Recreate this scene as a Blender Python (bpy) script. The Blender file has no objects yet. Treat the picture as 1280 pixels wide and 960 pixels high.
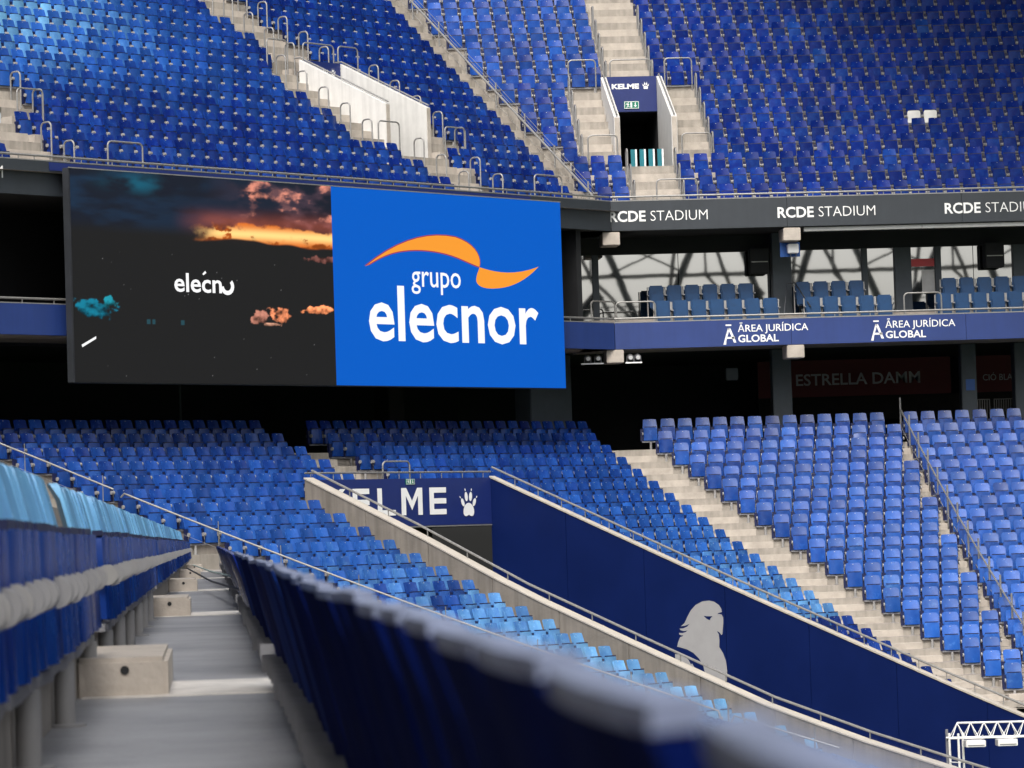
import bpy, bmesh, math, random
import numpy as np
from mathutils import Vector, Matrix
random.seed(7)
rng = np.random.default_rng(7)
scene = bpy.context.scene
COL = scene.collection

# ------------------------------------------------------------------ camera
FPX = 4724.19                       # focal length in units of a 1280 wide frame
PITCH = math.atan(187.02 / FPX)
YAW = math.atan(383.0 / FPX)
ROLL = 0.0319
cam = bpy.data.cameras.new("camera")
cam.sensor_width = 36.0
cam.lens = FPX / 1280.0 * 36.0
cam.clip_start = 0.05
cam.clip_end = 3000
cam.dof.use_dof = True
cam.dof.focus_distance = 98.0
cam.dof.aperture_fstop = 12.0
cam_o = bpy.data.objects.new("camera", cam)
COL.objects.link(cam_o)
fw = Vector((math.sin(YAW) * math.cos(PITCH), math.cos(YAW) * math.cos(PITCH), math.sin(PITCH)))
rt = Vector((math.cos(YAW), -math.sin(YAW), 0))
up = rt.cross(fw)
cr, sr = math.cos(ROLL), math.sin(ROLL)
r2 = rt * cr - up * sr
u2 = rt * sr + up * cr
cam_o.matrix_world = Matrix(((r2.x, u2.x, -fw.x, 0), (r2.y, u2.y, -fw.y, 0), (r2.z, u2.z, -fw.z, 0), (0, 0, 0, 1)))
scene.camera = cam_o

# ------------------------------------------------------------------ light
SUN_DIR = Vector((-0.16, -0.62, 0.77)).normalized()
world = bpy.data.worlds.new("World")
scene.world = world
world.use_nodes = True
wn = world.node_tree
wn.nodes.clear()
sky = wn.nodes.new("ShaderNodeTexSky")
sky.sky_type = 'NISHITA'
sky.sun_disc = False
sky.sun_elevation = math.asin(SUN_DIR.z)
sky.sun_rotation = math.atan2(SUN_DIR.x, SUN_DIR.y)
sky.air_density = 1.0
sky.dust_density = 6.0
sky.ozone_density = 1.0
hs = wn.nodes.new("ShaderNodeHueSaturation")
hs.inputs['Saturation'].default_value = 0.35
bg = wn.nodes.new("ShaderNodeBackground")
bg.inputs['Strength'].default_value = 0.15
wo = wn.nodes.new("ShaderNodeOutputWorld")
wn.links.new(sky.outputs[0], hs.inputs['Color'])
wn.links.new(hs.outputs[0], bg.inputs['Color'])
wn.links.new(bg.outputs[0], wo.inputs[0])
sun = bpy.data.lights.new("sun", 'SUN')
sun.energy = 1.2
sun.angle = math.radians(24)
sun.color = (1.0, 0.95, 0.88)
sun_o = bpy.data.objects.new("sun", sun)
COL.objects.link(sun_o)
sun_o.rotation_euler = SUN_DIR.to_track_quat('Z', 'Y').to_euler()
scene.view_settings.view_transform = 'Standard'
scene.view_settings.look = 'None'
scene.view_settings.gamma = 1.0
scene.view_settings.exposure = 0.75
scene.cycles.max_bounces = 6
scene.cycles.diffuse_bounces = 4
scene.cycles.glossy_bounces = 3
scene.cycles.use_denoising = True
scene.cycles.sample_clamp_indirect = 6.0

# ------------------------------------------------------------------ materials
def nd(nt, typ, **kw):
    n = nt.nodes.new(typ)
    for k, v in kw.items():
        setattr(n, k, v)
    return n

def base_mat(name):
    m = bpy.data.materials.new(name)
    m.use_nodes = True
    nt = m.node_tree
    b = nt.nodes['Principled BSDF']
    return m, nt, b

def mat(name, col, rough=0.6, metal=0.0, var=0.12, scale=3.0, bump=0.0, bscale=40.0, spec=0.5, streak=0.0, bdist=0.02):
    """painted / metal / concrete surface: colour noise on two scales, optional vertical streaks and relief"""
    m, nt, b = base_mat(name)
    b.inputs['Roughness'].default_value = rough
    b.inputs['Metallic'].default_value = metal
    b.inputs['Specular IOR Level'].default_value = spec
    tc = nd(nt, 'ShaderNodeNewGeometry')
    n1 = nd(nt, 'ShaderNodeTexNoise')
    n1.inputs['Scale'].default_value = scale
    n1.inputs['Detail'].default_value = 8
    n1.inputs['Roughness'].default_value = 0.65
    nt.links.new(tc.outputs['Position'], n1.inputs['Vector'])
    mr = nd(nt, 'ShaderNodeMapRange')
    mr.inputs['From Min'].default_value = 0.3
    mr.inputs['From Max'].default_value = 0.7
    mr.inputs['To Min'].default_value = 1 - var
    mr.inputs['To Max'].default_value = 1 + var
    nt.links.new(n1.outputs['Fac'], mr.inputs['Value'])
    fac = mr.outputs[0]
    if streak > 0:
        mp = nd(nt, 'ShaderNodeMapping')
        mp.inputs['Scale'].default_value = (5.0, 5.0, 0.35)
        nt.links.new(tc.outputs['Position'], mp.inputs['Vector'])
        n2 = nd(nt, 'ShaderNodeTexNoise')
        n2.inputs['Scale'].default_value = 1.4
        n2.inputs['Detail'].default_value = 6
        nt.links.new(mp.outputs[0], n2.inputs['Vector'])
        m2 = nd(nt, 'ShaderNodeMapRange')
        m2.inputs['From Min'].default_value = 0.35
        m2.inputs['From Max'].default_value = 0.62
        m2.inputs['To Min'].default_value = 1 - streak
        m2.inputs['To Max'].default_value = 1.0
        nt.links.new(n2.outputs['Fac'], m2.inputs['Value'])
        mu = nd(nt, 'ShaderNodeMath', operation='MULTIPLY')
        nt.links.new(fac, mu.inputs[0])
        nt.links.new(m2.outputs[0], mu.inputs[1])
        fac = mu.outputs[0]
    vm = nd(nt, 'ShaderNodeVectorMath', operation='SCALE')
    vm.inputs[0].default_value = col[:3]
    nt.links.new(fac, vm.inputs['Scale'])
    nt.links.new(vm.outputs[0], b.inputs['Base Color'])
    r2_ = nd(nt, 'ShaderNodeMapRange')
    r2_.inputs['To Min'].default_value = max(0.03, rough - 0.08)
    r2_.inputs['To Max'].default_value = min(1, rough + 0.08)
    nt.links.new(n1.outputs['Fac'], r2_.inputs['Value'])
    nt.links.new(r2_.outputs[0], b.inputs['Roughness'])
    if bump > 0:
        n3 = nd(nt, 'ShaderNodeTexNoise')
        n3.inputs['Scale'].default_value = bscale
        n3.inputs['Detail'].default_value = 6
        nt.links.new(tc.outputs['Position'], n3.inputs['Vector'])
        bp = nd(nt, 'ShaderNodeBump')
        bp.inputs['Strength'].default_value = bump
        bp.inputs['Distance'].default_value = bdist
        nt.links.new(n3.outputs['Fac'], bp.inputs['Height'])
        nt.links.new(bp.outputs[0], b.inputs['Normal'])
    return m

def seat_mat(name, near, dark=1.0):
    """blue moulded plastic; how far the sun has bleached each seat is carried by the seat itself"""
    m, nt, b = base_mat(name)
    if near:
        a = nd(nt, 'ShaderNodeObjectInfo')
        colout = a.outputs['Color']
    else:
        a = nd(nt, 'ShaderNodeAttribute', attribute_name='bleach')
        colout = a.outputs['Color']
    sep = nd(nt, 'ShaderNodeSeparateColor')
    nt.links.new(colout, sep.inputs[0])
    geo = nd(nt, 'ShaderNodeNewGeometry')
    n1 = nd(nt, 'ShaderNodeTexNoise')
    n1.inputs['Scale'].default_value = 7
    n1.inputs['Detail'].default_value = 5
    nt.links.new(geo.outputs['Position'], n1.inputs['Vector'])
    mr = nd(nt, 'ShaderNodeMapRange')
    mr.inputs['To Min'].default_value = -0.16
    mr.inputs['To Max'].default_value = 0.16
    nt.links.new(n1.outputs['Fac'], mr.inputs['Value'])
    ad = nd(nt, 'ShaderNodeMath', operation='ADD')
    nt.links.new(sep.outputs[0], ad.inputs[0])
    nt.links.new(mr.outputs[0], ad.inputs[1])
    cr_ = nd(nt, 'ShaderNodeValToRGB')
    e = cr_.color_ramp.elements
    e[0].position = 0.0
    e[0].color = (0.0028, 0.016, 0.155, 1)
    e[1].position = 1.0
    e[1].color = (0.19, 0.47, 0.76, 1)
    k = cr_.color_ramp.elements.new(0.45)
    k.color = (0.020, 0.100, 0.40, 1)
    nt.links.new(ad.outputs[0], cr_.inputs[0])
    # dust and brightness spread
    mr2 = nd(nt, 'ShaderNodeMapRange')
    mr2.inputs['To Min'].default_value = 0.70
    mr2.inputs['To Max'].default_value = 1.20
    nt.links.new(sep.outputs[1], mr2.inputs['Value'])
    vm = nd(nt, 'ShaderNodeVectorMath', operation='SCALE')
    nt.links.new(cr_.outputs[0], vm.inputs[0])
    nt.links.new(mr2.outputs[0], vm.inputs['Scale'])
    nt.links.new(vm.outputs[0], b.inputs['Base Color'])
    mr3 = nd(nt, 'ShaderNodeMapRange')
    mr3.inputs['To Min'].default_value = 0.16
    mr3.inputs['To Max'].default_value = 0.34
    nt.links.new(n1.outputs['Fac'], mr3.inputs['Value'])
    nt.links.new(mr3.outputs[0], b.inputs['Roughness'])
    nt.links.new(sep.outputs[2], b.inputs['Specular IOR Level'])
    return m

M = {}
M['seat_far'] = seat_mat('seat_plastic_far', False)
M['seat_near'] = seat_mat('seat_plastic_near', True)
M['seat_back'] = mat('dusty_navy_seat_rear', (0.0022, 0.008, 0.075), 0.85, spec=0.02, var=0.35, scale=9)  # shade on the rear of the backrests put into the colour
M['rim'] = mat('dusty_top_edge', (0.24, 0.28, 0.42), 0.5, var=0.4, scale=15)  # sky reflection along the seat tops put into the colour
M['seat_back_pale'] = mat('dusty_blue_seat_rear', (0.006, 0.028, 0.17), 0.8, spec=0.05, var=0.35, scale=9)  # paler copy, with less shade put into the colour
M['hinge'] = mat('grey_hinge_plastic', (0.29, 0.285, 0.28), 0.5, var=0.1)
M['bracket'] = mat('seat_bracket_steel', (0.22, 0.22, 0.235), 0.45, 0.3)
M['slab'] = mat('pale_aisle_slab', (0.56, 0.53, 0.49), 0.7, var=0.25, scale=5, bump=0.3)  # sunlit floor painted as a paler concrete
M['plate'] = mat('number_plate', (0.50, 0.50, 0.49), 0.4)
M['buffer'] = mat('dark_seat_edge', (0.0022, 0.006, 0.05), 0.5)  # navy of the side shells and of the painted shadow gap
M['concrete'] = mat('terrace_concrete', (0.33, 0.30, 0.26), 0.85, var=0.2, scale=2.2, bump=0.35, bscale=30, streak=0.22)
M['concrete_top'] = mat('terrace_tread_concrete', (0.28, 0.25, 0.22), 0.8, var=0.28, scale=1.6, bump=0.35, bscale=35)
M['concrete_step'] = mat('pale_step_concrete', (0.42, 0.375, 0.325), 0.85, var=0.18, scale=3, bump=0.3, bscale=30, streak=0.05)
M['concrete_wall'] = mat('vomitory_wall_concrete', (0.205, 0.185, 0.16), 0.85, var=0.16, scale=1.3, bump=0.3, bscale=20, streak=0.25)
M['floor_paint'] = mat('walkway_concrete', (0.215, 0.215, 0.22), 0.5, var=0.42, scale=0.9, bump=0.3, bscale=25)
M['cap'] = mat('pale_concrete_cap', (0.42, 0.385, 0.335), 0.8, var=0.12)
M['white'] = mat('white_painted_wall', (0.60, 0.59, 0.565), 0.7, var=0.07, scale=2.5, streak=0.14, bump=0.15)
M['steel'] = mat('galvanised_steel', (0.27, 0.265, 0.255), 0.5, 0.5, var=0.15, scale=12)
M['dark_steel'] = mat('dark_steel', (0.05, 0.055, 0.065), 0.45, 0.4)
M['navy'] = mat('navy_vinyl_panel', (0.0015, 0.0095, 0.072), 0.5, var=0.16, scale=0.5, spec=0.25)
M['sign_navy'] = mat('sign_navy', (0.008, 0.020, 0.125), 0.45, var=0.08, scale=1.5)
M['fascia'] = mat('charcoal_fascia', (0.027, 0.033, 0.041), 0.5, var=0.12, scale=1.2, streak=0.1)
M['fascia_blue'] = mat('blue_fascia', (0.013, 0.036, 0.165), 0.5, var=0.1, scale=0.9, streak=0.08)
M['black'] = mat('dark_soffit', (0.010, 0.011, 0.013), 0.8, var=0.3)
M['column'] = mat('slate_column_paint', (0.05, 0.062, 0.075), 0.6, var=0.15)
M['red'] = mat('dark_red_banner', (0.14, 0.014, 0.020), 0.6, var=0.1)
M['redtext'] = mat('banner_lettering', (0.55, 0.55, 0.60), 0.6)
M['letter'] = mat('white_lettering', (0.80, 0.80, 0.79), 0.5, var=0.03)
M['emblem'] = mat('grey_white_vinyl', (0.33, 0.33, 0.335), 0.55, var=0.05)
M['green'] = mat('green_exit_sign', (0.0, 0.17, 0.10), 0.4)
M['truss'] = mat('white_truss_paint', (0.74, 0.73, 0.70), 0.4, var=0.06)
M['box_seat'] = mat('teal_blue_padding', (0.001, 0.040, 0.125), 0.5, var=0.15, scale=6)
M['white_seat'] = mat('white_seat_plastic', (0.72, 0.71, 0.68), 0.45, var=0.05)
M['grass'] = mat('pitch_grass', (0.05, 0.11, 0.025), 0.9, var=0.3, scale=0.4)
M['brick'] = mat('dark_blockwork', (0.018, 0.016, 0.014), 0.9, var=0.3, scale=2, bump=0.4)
M['roof'] = mat('roof_sheet', (0.5, 0.5, 0.5), 0.6)
M['cctv_blue'] = mat('blue_bracket_panel', (0.01, 0.08, 0.32), 0.5)
M['teal'] = mat('teal_board', (0.01, 0.16, 0.20), 0.3)
M['far_wall'] = mat('pale_far_wall', (0.42, 0.44, 0.44), 0.7)
M['rope_dark'] = mat('black_cable', (0.02, 0.02, 0.022), 0.6)
M['rope_pale'] = mat('pale_green_cable', (0.35, 0.45, 0.42), 0.6)

def glass_mat():
    m, nt, b = base_mat('box_window_glass')
    b.inputs['Metallic'].default_value = 1.0
    b.inputs['Base Color'].default_value = (0.50, 0.515, 0.52, 1)
    b.inputs['Roughness'].default_value = 0.015
    geo = nd(nt, 'ShaderNodeNewGeometry')
    n = nd(nt, 'ShaderNodeTexNoise')
    n.inputs['Scale'].default_value = 0.9
    n.inputs['Detail'].default_value = 2.0
    nt.links.new(geo.outputs['Position'], n.inputs['Vector'])
    bp = nd(nt, 'ShaderNodeBump')
    bp.inputs['Strength'].default_value = 0.035
    bp.inputs['Distance'].default_value = 0.006
    nt.links.new(n.outputs['Fac'], bp.inputs['Height'])
    nt.links.new(bp.outputs[0], b.inputs['Normal'])
    return m
M['glass'] = glass_mat()

def emis(name, col, strength):
    m, nt, b = base_mat(name)
    b.inputs['Base Color'].default_value = (0.002, 0.002, 0.002, 1)
    b.inputs['Roughness'].default_value = 0.5
    b.inputs['Specular IOR Level'].default_value = 0.1
    b.inputs['Emission Color'].default_value = (*col, 1)
    b.inputs['Emission Strength'].default_value = strength
    return m
ES = 0.58
M['scr_blue'] = emis('screen_blue', (0.0, 0.115, 0.60), ES)
M['scr_white'] = emis('screen_white', (1.0, 1.0, 1.0), ES * 1.05)
M['scr_orange'] = emis('screen_orange', (1.0, 0.36, 0.035), ES)
M['scr_rim'] = emis('screen_rim', (0.35, 0.05, 0.12), ES)
def scr_picture():
    m, nt, b = base_mat('screen_sunset')
    b.inputs['Base Color'].default_value = (0.002, 0.002, 0.002, 1)
    b.inputs['Specular IOR Level'].default_value = 0.1
    a = nd(nt, 'ShaderNodeAttribute', attribute_name='picture')
    nt.links.new(a.outputs['Color'], b.inputs['Emission Color'])
    b.inputs['Emission Strength'].default_value = ES
    return m
M['scr_pic'] = scr_picture()

# ------------------------------------------------------------------ helpers
def tag(o, label=None, cat=None, group=None, kind=None):
    if label: o['label'] = label
    if cat: o['category'] = cat
    if group: o['group'] = group
    if kind: o['kind'] = kind
    return o

def empty(name, loc=(0, 0, 0), label=None, cat=None, group=None, kind=None):
    o = bpy.data.objects.new(name, None)
    o.empty_display_size = 0.1
    o.location = loc
    COL.objects.link(o)
    return tag(o, label, cat, group, kind)

class Frame:
    """along the row (x), towards the pitch (w), up (z)"""
    def __init__(s, O, R, F):
        s.O, s.R, s.F = Vector(O), Vector(R), Vector(F)
    def __call__(s, x, w, z):
        return s.O + s.R * x + s.F * w + Vector((0, 0, z))

BETA = 0.7777
cb, sb = math.cos(BETA), math.sin(BETA)
YC, YA, PL = 106.2994, 95.887, 0.8128
YU, YUA, PU, RU = 106.294, 95.574, 0.8022, 0.525
FE = Frame((0, YC, 0), (1, 0, 0), (0, -1, 0))           # end stand, lower tier
FA = Frame((0, YA, 0), (cb, sb, 0), (sb, -cb, 0))       # corner, lower tier
FLs = Frame((-0.66, 0, 0), (0, 1, 0), (1, 0, 0))        # side stand: w = 0 is the seat-top line of row 8
FUE = Frame((0, YU, 0), (1, 0, 0), (0, -1, 0))
FUA = Frame((0, YUA, 0), (cb, sb, 0), (sb, -cb, 0))
FW = Frame((0, 0, 0), (1, 0, 0), (0, 1, 0))
SH = 0.88
def h_low(r): return 3.1162 - (0.3674 * r - 0.0039 * r * (r - 1) / 2)
def fl_low(r): return h_low(r) - SH
def fl_up(k): return 9.7451 - SH + RU * k

class MB:
    def __init__(s):
        s.v, s.f, s.m = [], [], []
    def quad(s, pts, mi=0):
        n = len(s.v)
        s.v += [tuple(p) for p in pts]
        s.f.append(tuple(range(n, n + len(pts))))
        s.m.append(mi)
        return s
    def box(s, F, x0, x1, w0, w1, z0, z1, mi=0):
        n = len(s.v)
        for z in (z0, z1):
            for (x, w) in ((x0, w0), (x1, w0), (x1, w1), (x0, w1)):
                s.v.append(tuple(F(x, w, z)))
        for q in ((0, 3, 2, 1), (4, 5, 6, 7), (0, 1, 5, 4), (1, 2, 6, 5), (2, 3, 7, 6), (3, 0, 4, 7)):
            s.f.append(tuple(n + i for i in q)); s.m.append(mi)
        return s
    def prism(s, top, bottom, mi=0):
        """two matching rings of points"""
        n = len(s.v); k = len(top)
        s.v += [tuple(p) for p in bottom] + [tuple(p) for p in top]
        s.f.append(tuple(range(n, n + k))[::-1]); s.m.append(mi)
        s.f.append(tuple(range(n + k, n + 2 * k))); s.m.append(mi)
        for i in range(k):
            j = (i + 1) % k
            s.f.append((n + i, n + j, n + k + j, n + k + i)); s.m.append(mi)
        return s
    def tube(s, pts, r, seg=8, mi=0, cap=True):
        pts = [Vector(p) for p in pts]
        n0 = len(s.v)
        prev = None
        for i, p in enumerate(pts):
            if i == 0: d = pts[1] - pts[0]
            elif i == len(pts) - 1: d = pts[-1] - pts[-2]
            else: d = (pts[i + 1] - p).normalized() + (p - pts[i - 1]).normalized()
            d.normalize()
            if prev is None:
                a = Vector((0, 0, 1)) if abs(d.z) < 0.9 else Vector((1, 0, 0))
                e1 = d.cross(a).normalized()
            else:
                e1 = (prev - d * prev.dot(d)).normalized()
            prev = e1
            e2 = d.cross(e1)
            for k in range(seg):
                t = 2 * math.pi * k / seg
                s.v.append(tuple(p + e1 * (r * math.cos(t)) + e2 * (r * math.sin(t))))
        for i in range(len(pts) - 1):
            for k in range(seg):
                a = n0 + i * seg + k; b = n0 + i * seg + (k + 1) % seg
                s.f.append((a, b, b + seg, a + seg)); s.m.append(mi)
        if cap:
            s.f.append(tuple(range(n0, n0 + seg))[::-1]); s.m.append(mi)
            e = n0 + (len(pts) - 1) * seg
            s.f.append(tuple(range(e, e + seg))); s.m.append(mi)
        return s
    def mesh(s, name, mats, smooth=False, bevel=0.0):
        me = bpy.data.meshes.new(name)
        me.from_pydata(s.v, [], s.f)
        for m_ in (mats if isinstance(mats, (list, tuple)) else [mats]):
            me.materials.append(m_)
        me.polygons.foreach_set('material_index', s.m)
        bm = bmesh.new(); bm.from_mesh(me)
        bmesh.ops.recalc_face_normals(bm, faces=bm.faces)
        if bevel > 0:
            bmesh.ops.bevel(bm, geom=[e for e in bm.edges if len(e.link_faces) == 2 and e.calc_face_angle(0) > 0.6], offset=bevel, segments=2, affect='EDGES', clamp_overlap=True)
        bm.to_mesh(me); bm.free()
        if smooth:
            me.shade_smooth()
            try: me.set_sharp_from_angle(angle=math.radians(40))
            except Exception: pass
        return me
    def build(s, name, mats, parent=None, smooth=False, bevel=0.0):
        me = s.mesh(name, mats, smooth, bevel)
        o = bpy.data.objects.new(name, me)
        COL.objects.link(o)
        if parent is not None:
            o.parent = parent
            if parent.location.length > 0:
                o.matrix_parent_inverse = Matrix.Translation(-parent.location)
        return o

def put(name, me, parent=None, mw=None):
    o = bpy.data.objects.new(name, me)
    COL.objects.link(o)
    if parent is not None: o.parent = parent
    if mw is not None: o.matrix_local = mw
    return o

ORD = ['first','second','third','fourth','fifth','sixth','seventh','eighth','ninth','tenth','eleventh','twelfth','thirteenth','fourteenth','fifteenth','sixteenth','seventeenth','eighteenth','nineteenth','twentieth',
 'twenty-first','twenty-second','twenty-third','twenty-fourth','twenty-fifth','twenty-sixth','twenty-seventh','twenty-eighth','twenty-ninth','thirtieth']
def nth(i):
    return ORD[i] if i < len(ORD) else 'thirty-' + ORD[i - 30]

def text_flat(body, height, bold=0.0, sx=1.0, depth=0.0, spacing=1.0):
    """outline of a word as points and faces in its own plane; height = height of a capital"""
    cu = bpy.data.curves.new('txt', 'FONT')
    cu.body = body
    cu.size = 1.0
    cu.offset = bold
    cu.space_character = spacing
    cu.resolution_u = 3
    to = bpy.data.objects.new('txt', cu)
    COL.objects.link(to)
    dg = bpy.context.evaluated_depsgraph_get()
    me = bpy.data.meshes.new_from_object(to.evaluated_get(dg))
    vs = np.array([tuple(v.co) for v in me.vertices])
    fs = [tuple(p.vertices) for p in me.polygons]
    bpy.data.objects.remove(to); bpy.data.curves.remove(cu); bpy.data.meshes.remove(me)
    k = height / 0.727
    vs[:, 0] *= k * sx; vs[:, 1] *= k
    return vs, fs

def text_on(name, body, F, x, w, z, height, m_, parent, bold=0.0, sx=1.0, width=None, spacing=1.0, rise=0.006, place=None):
    vs, fs = text_flat(body, height, bold, sx, spacing=spacing)
    x0, x1 = vs[:, 0].min(), vs[:, 0].max()
    if width: vs[:, 0] = (vs[:, 0] - x0) * (width / (x1 - x0))
    else: vs[:, 0] -= x0
    mb = MB()
    pl = place or (lambda a, b, c: F(x + a, w + c, z + b))
    n = len(vs)
    mb.v = [tuple(pl(a, b, rise)) for a, b, _ in vs]
    mb.f = list(fs); mb.m = [0] * len(fs)
    me = bpy.data.meshes.new(name)
    me.from_pydata(mb.v, [], mb.f)
    me.materials.append(m_)
    o = bpy.data.objects.new(name, me)
    COL.objects.link(o)
    if parent is not None:
        o.parent = parent
        if parent.location.length > 0: o.matrix_parent_inverse = Matrix.Translation(-parent.location)
    return o

def poly_on(name, rings, pl, m_, parent, rise=0.006):
    """flat print from outlines; a ring may hold its own holes through bridging order of drawing"""
    mb = MB()
    for ring in rings:
        mb.quad([pl(a, b, rise) for a, b in ring])
    me = bpy.data.meshes.new(name)
    me.from_pydata(mb.v, [], mb.f)
    me.materials.append(m_)
    bm = bmesh.new(); bm.from_mesh(me)
    bmesh.ops.triangulate(bm, faces=bm.faces, ngon_method='EAR_CLIP')
    bm.to_mesh(me); bm.free()
    o = bpy.data.objects.new(name, me)
    COL.objects.link(o)
    if parent is not None:
        o.parent = parent
        if parent.location.length > 0: o.matrix_parent_inverse = Matrix.Translation(-parent.location)
    return o

def bez(pts, n=10):
    """closed outline from cubic segments: list of (p0,c1,c2,p1)"""
    out = []
    for p0, c1, c2, p1 in pts:
        for i in range(n):
            t = i / n
            a, b, c, d = (1 - t) ** 3, 3 * t * (1 - t) ** 2, 3 * t * t * (1 - t), t ** 3
            out.append((a * p0[0] + b * c1[0] + c * c2[0] + d * p1[0], a * p0[1] + b * c1[1] + c * c2[1] + d * p1[1]))
    return out

def ell(cx, cy, rx, ry, rot=0, n=16):
    o = []
    for i in range(n):
        t = 2 * math.pi * i / n
        x, y = rx * math.cos(t), ry * math.sin(t)
        o.append((cx + x * math.cos(rot) - y * math.sin(rot), cy + x * math.sin(rot) + y * math.cos(rot)))
    return o

# ------------------------------------------------------------------ terraces
def mitre_t(xe_line_Y, w, frame):
    """where a corner row (offset w) meets the end-stand line Y = const"""
    return (xe_line_Y - frame.O.y - w * frame.F.y) / frame.R.y

RIS = -0.12                    # riser plane stands this far in front of the seat-top line
def low_line(r, off=RIS):
    """nosing polyline of lower row r: side stand, mitre, (vomitory edges), mitre, end stand"""
    w = r * PL - off
    xl = FLs.O.x + (r - 8) * PL - off
    t_la = (xl - w * FA.F.x) / FA.R.x
    ye = YC - w
    t_be = mitre_t(ye, w, FA)
    P = FA(t_la, w, 0)
    return w, xl, t_la, P.y, t_be, FA(t_be, w, 0).x, ye

VL, VR = -0.8, 6.2             # lower vomitory side walls along the corner rows
low = empty('lower_terrace', kind='structure')
NR = 27
for r in range(0, NR):
    z = fl_low(r)
    zt = fl_low(r - 1) if r else z + 0.0
    w, xl, t_la, y_la, t_be, x_be, ye = low_line(r)
    w2, xl2, t_la2, y_la2, t_be2, x_be2, ye2 = low_line(r + 1)
    mb = MB()
    dz = 0.0
    def seg(A, B, A2, B2, tread=1):
        zt_ = zt
        mb.quad([(A[0], A[1], z + A[2]), (B[0], B[1], z + B[2]), (B[0], B[1], zt_ + B[2]), (A[0], A[1], zt_ + A[2])], 0)   # riser
        mb.quad([(A[0], A[1], z + A[2]), (A2[0], A2[1], z + A[2]), (B2[0], B2[1], z + B[2]), (B[0], B[1], z + B[2])], tread)
    Ls, Ls2 = (xl, -6, dz), (xl2, -6, dz)
    Lm, Lm2 = (xl, y_la, 0), (xl2, y_la2, 0)
    LA0, LA1 = (xl, y_la - 3, dz), (xl2, y_la2 - 3, dz)
    seg(Ls, LA0, Ls2, LA1, 2 if r == 8 else 1); seg(LA0, Lm, LA1, Lm2)
    def ch(t, ww): p = FA(t, ww, 0); return (p.x, p.y, 0)
    if r < 4:
        seg(Lm, ch(t_be, w), Lm2, ch(t_be2, w2))
    elif r == 4:
        seg(Lm, ch(VL, w), Lm2, ch(VL, w2))
        seg(ch(VL, w), ch(VR, w), ch(VL, 3.94), ch(VR, 3.94))
        seg(ch(VR, w), ch(t_be, w), ch(VR, w2), ch(t_be2, w2))
    else:
        seg(Lm, ch(VL, w), Lm2, ch(VL, w2))
        seg(ch(VR, w), ch(t_be, w), ch(VR, w2), ch(t_be2, w2))
    seg(ch(t_be, w), (46, ye, 0), ch(t_be2, w2), (46, ye2, 0))
    mb.build('terrace_row', [M['concrete'], M['concrete_top'], M['floor_paint']], low)

# step blocks, one half-step per row
def blocks(F, parent, rows, xfun, zf, tread_w, flip=0.0, m_='concrete_step', wf=None, hf=0.5, rise=None, name='step'):
    for r in rows:
        x0, x1 = xfun(r)
        z = zf(r)
        rs = rise(r)
        mb = MB()
        w0 = wf(r)
        mb.box(F, x0, x1, w0 - 0.02, w0 + tread_w, z - 0.02, z + rs * hf)
        mb.build(name, M[m_], parent, bevel=0.012)

st = empty('mitre_stairs', FE(12, 2, 2), 'broad pale concrete stairs running diagonally between the corner seats and the right-hand block', 'stairs')
def lowx(r):
    w, xl, t_la, y_la, t_be, x_be, ye = low_line(r)
    return x_be + 0.10, 12.28 + r * 0.3342 - 0.10
blocks(FE, st, range(1, 24), lowx, fl_low, 0.40, wf=lambda r: r * PL - RIS, rise=lambda r: fl_low(r - 1) - fl_low(r))
st2 = empty('corner_stairs', FA(2.7, 1, 2), 'short concrete stairs above the large navy vomitory sign', 'stairs')
blocks(FA, st2, range(1, 5), lambda r: (2.02, 3.36), fl_low, 0.40, wf=lambda r: r * PL - RIS, rise=lambda r: fl_low(r - 1) - fl_low(r))
st3 = empty('aisle_stairs', FE(19.6, 2, 2), 'narrow stairs beside the railing between the two right-hand seat blocks', 'stairs')
blocks(FE, st3, range(1, 24), lambda r: (18.95, 19.70), fl_low, 0.40, wf=lambda r: r * PL - RIS, rise=lambda r: fl_low(r - 1) - fl_low(r))
# half-steps of the side stand aisles (each with a round drain hole facing the camera)
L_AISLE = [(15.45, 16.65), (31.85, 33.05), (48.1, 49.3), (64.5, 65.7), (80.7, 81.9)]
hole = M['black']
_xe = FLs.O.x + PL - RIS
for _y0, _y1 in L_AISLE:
    MB().box(FW, FLs.O.x - RIS + 0.02, _xe - 0.004, _y0 - 0.55, _y0 + 1.0, fl_low(8) - 0.01, fl_low(8) + 0.004).build('aisle_slab', M['slab'], low, bevel=0.003)  # sunlit band at each aisle gap, put in as a paler sheet
for r in (7, 8):
    for i, (y0, y1) in enumerate(L_AISLE):
        x0 = FLs.O.x + (r - 8) * PL - RIS
        z = fl_low(r) - 0.015
        rs = 0.36
        mb = MB().box(FW, x0 - 0.01, x0 + 0.36, y0 - 0.45, y1 + 0.2, z - 0.02, z + 0.17)
        lab = ['nearest', 'second nearest', 'third', 'fourth', 'farthest'][i]
        if r == 8:
            o = mb.build('step_block', M['concrete_step'], None, bevel=0.02)
            tag(o, lab + ' concrete step block with a drain hole on the walkway under the left-hand seats', 'step', 'step blocks along the walkway')
            cy = MB()
            cx = x0 + 0.19
            cy.tube([(cx, y0 - 0.455, z + 0.12), (cx, y0 - 0.44, z + 0.12)], 0.018, 10)
            cy.build('drain_hole', hole, o)

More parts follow.
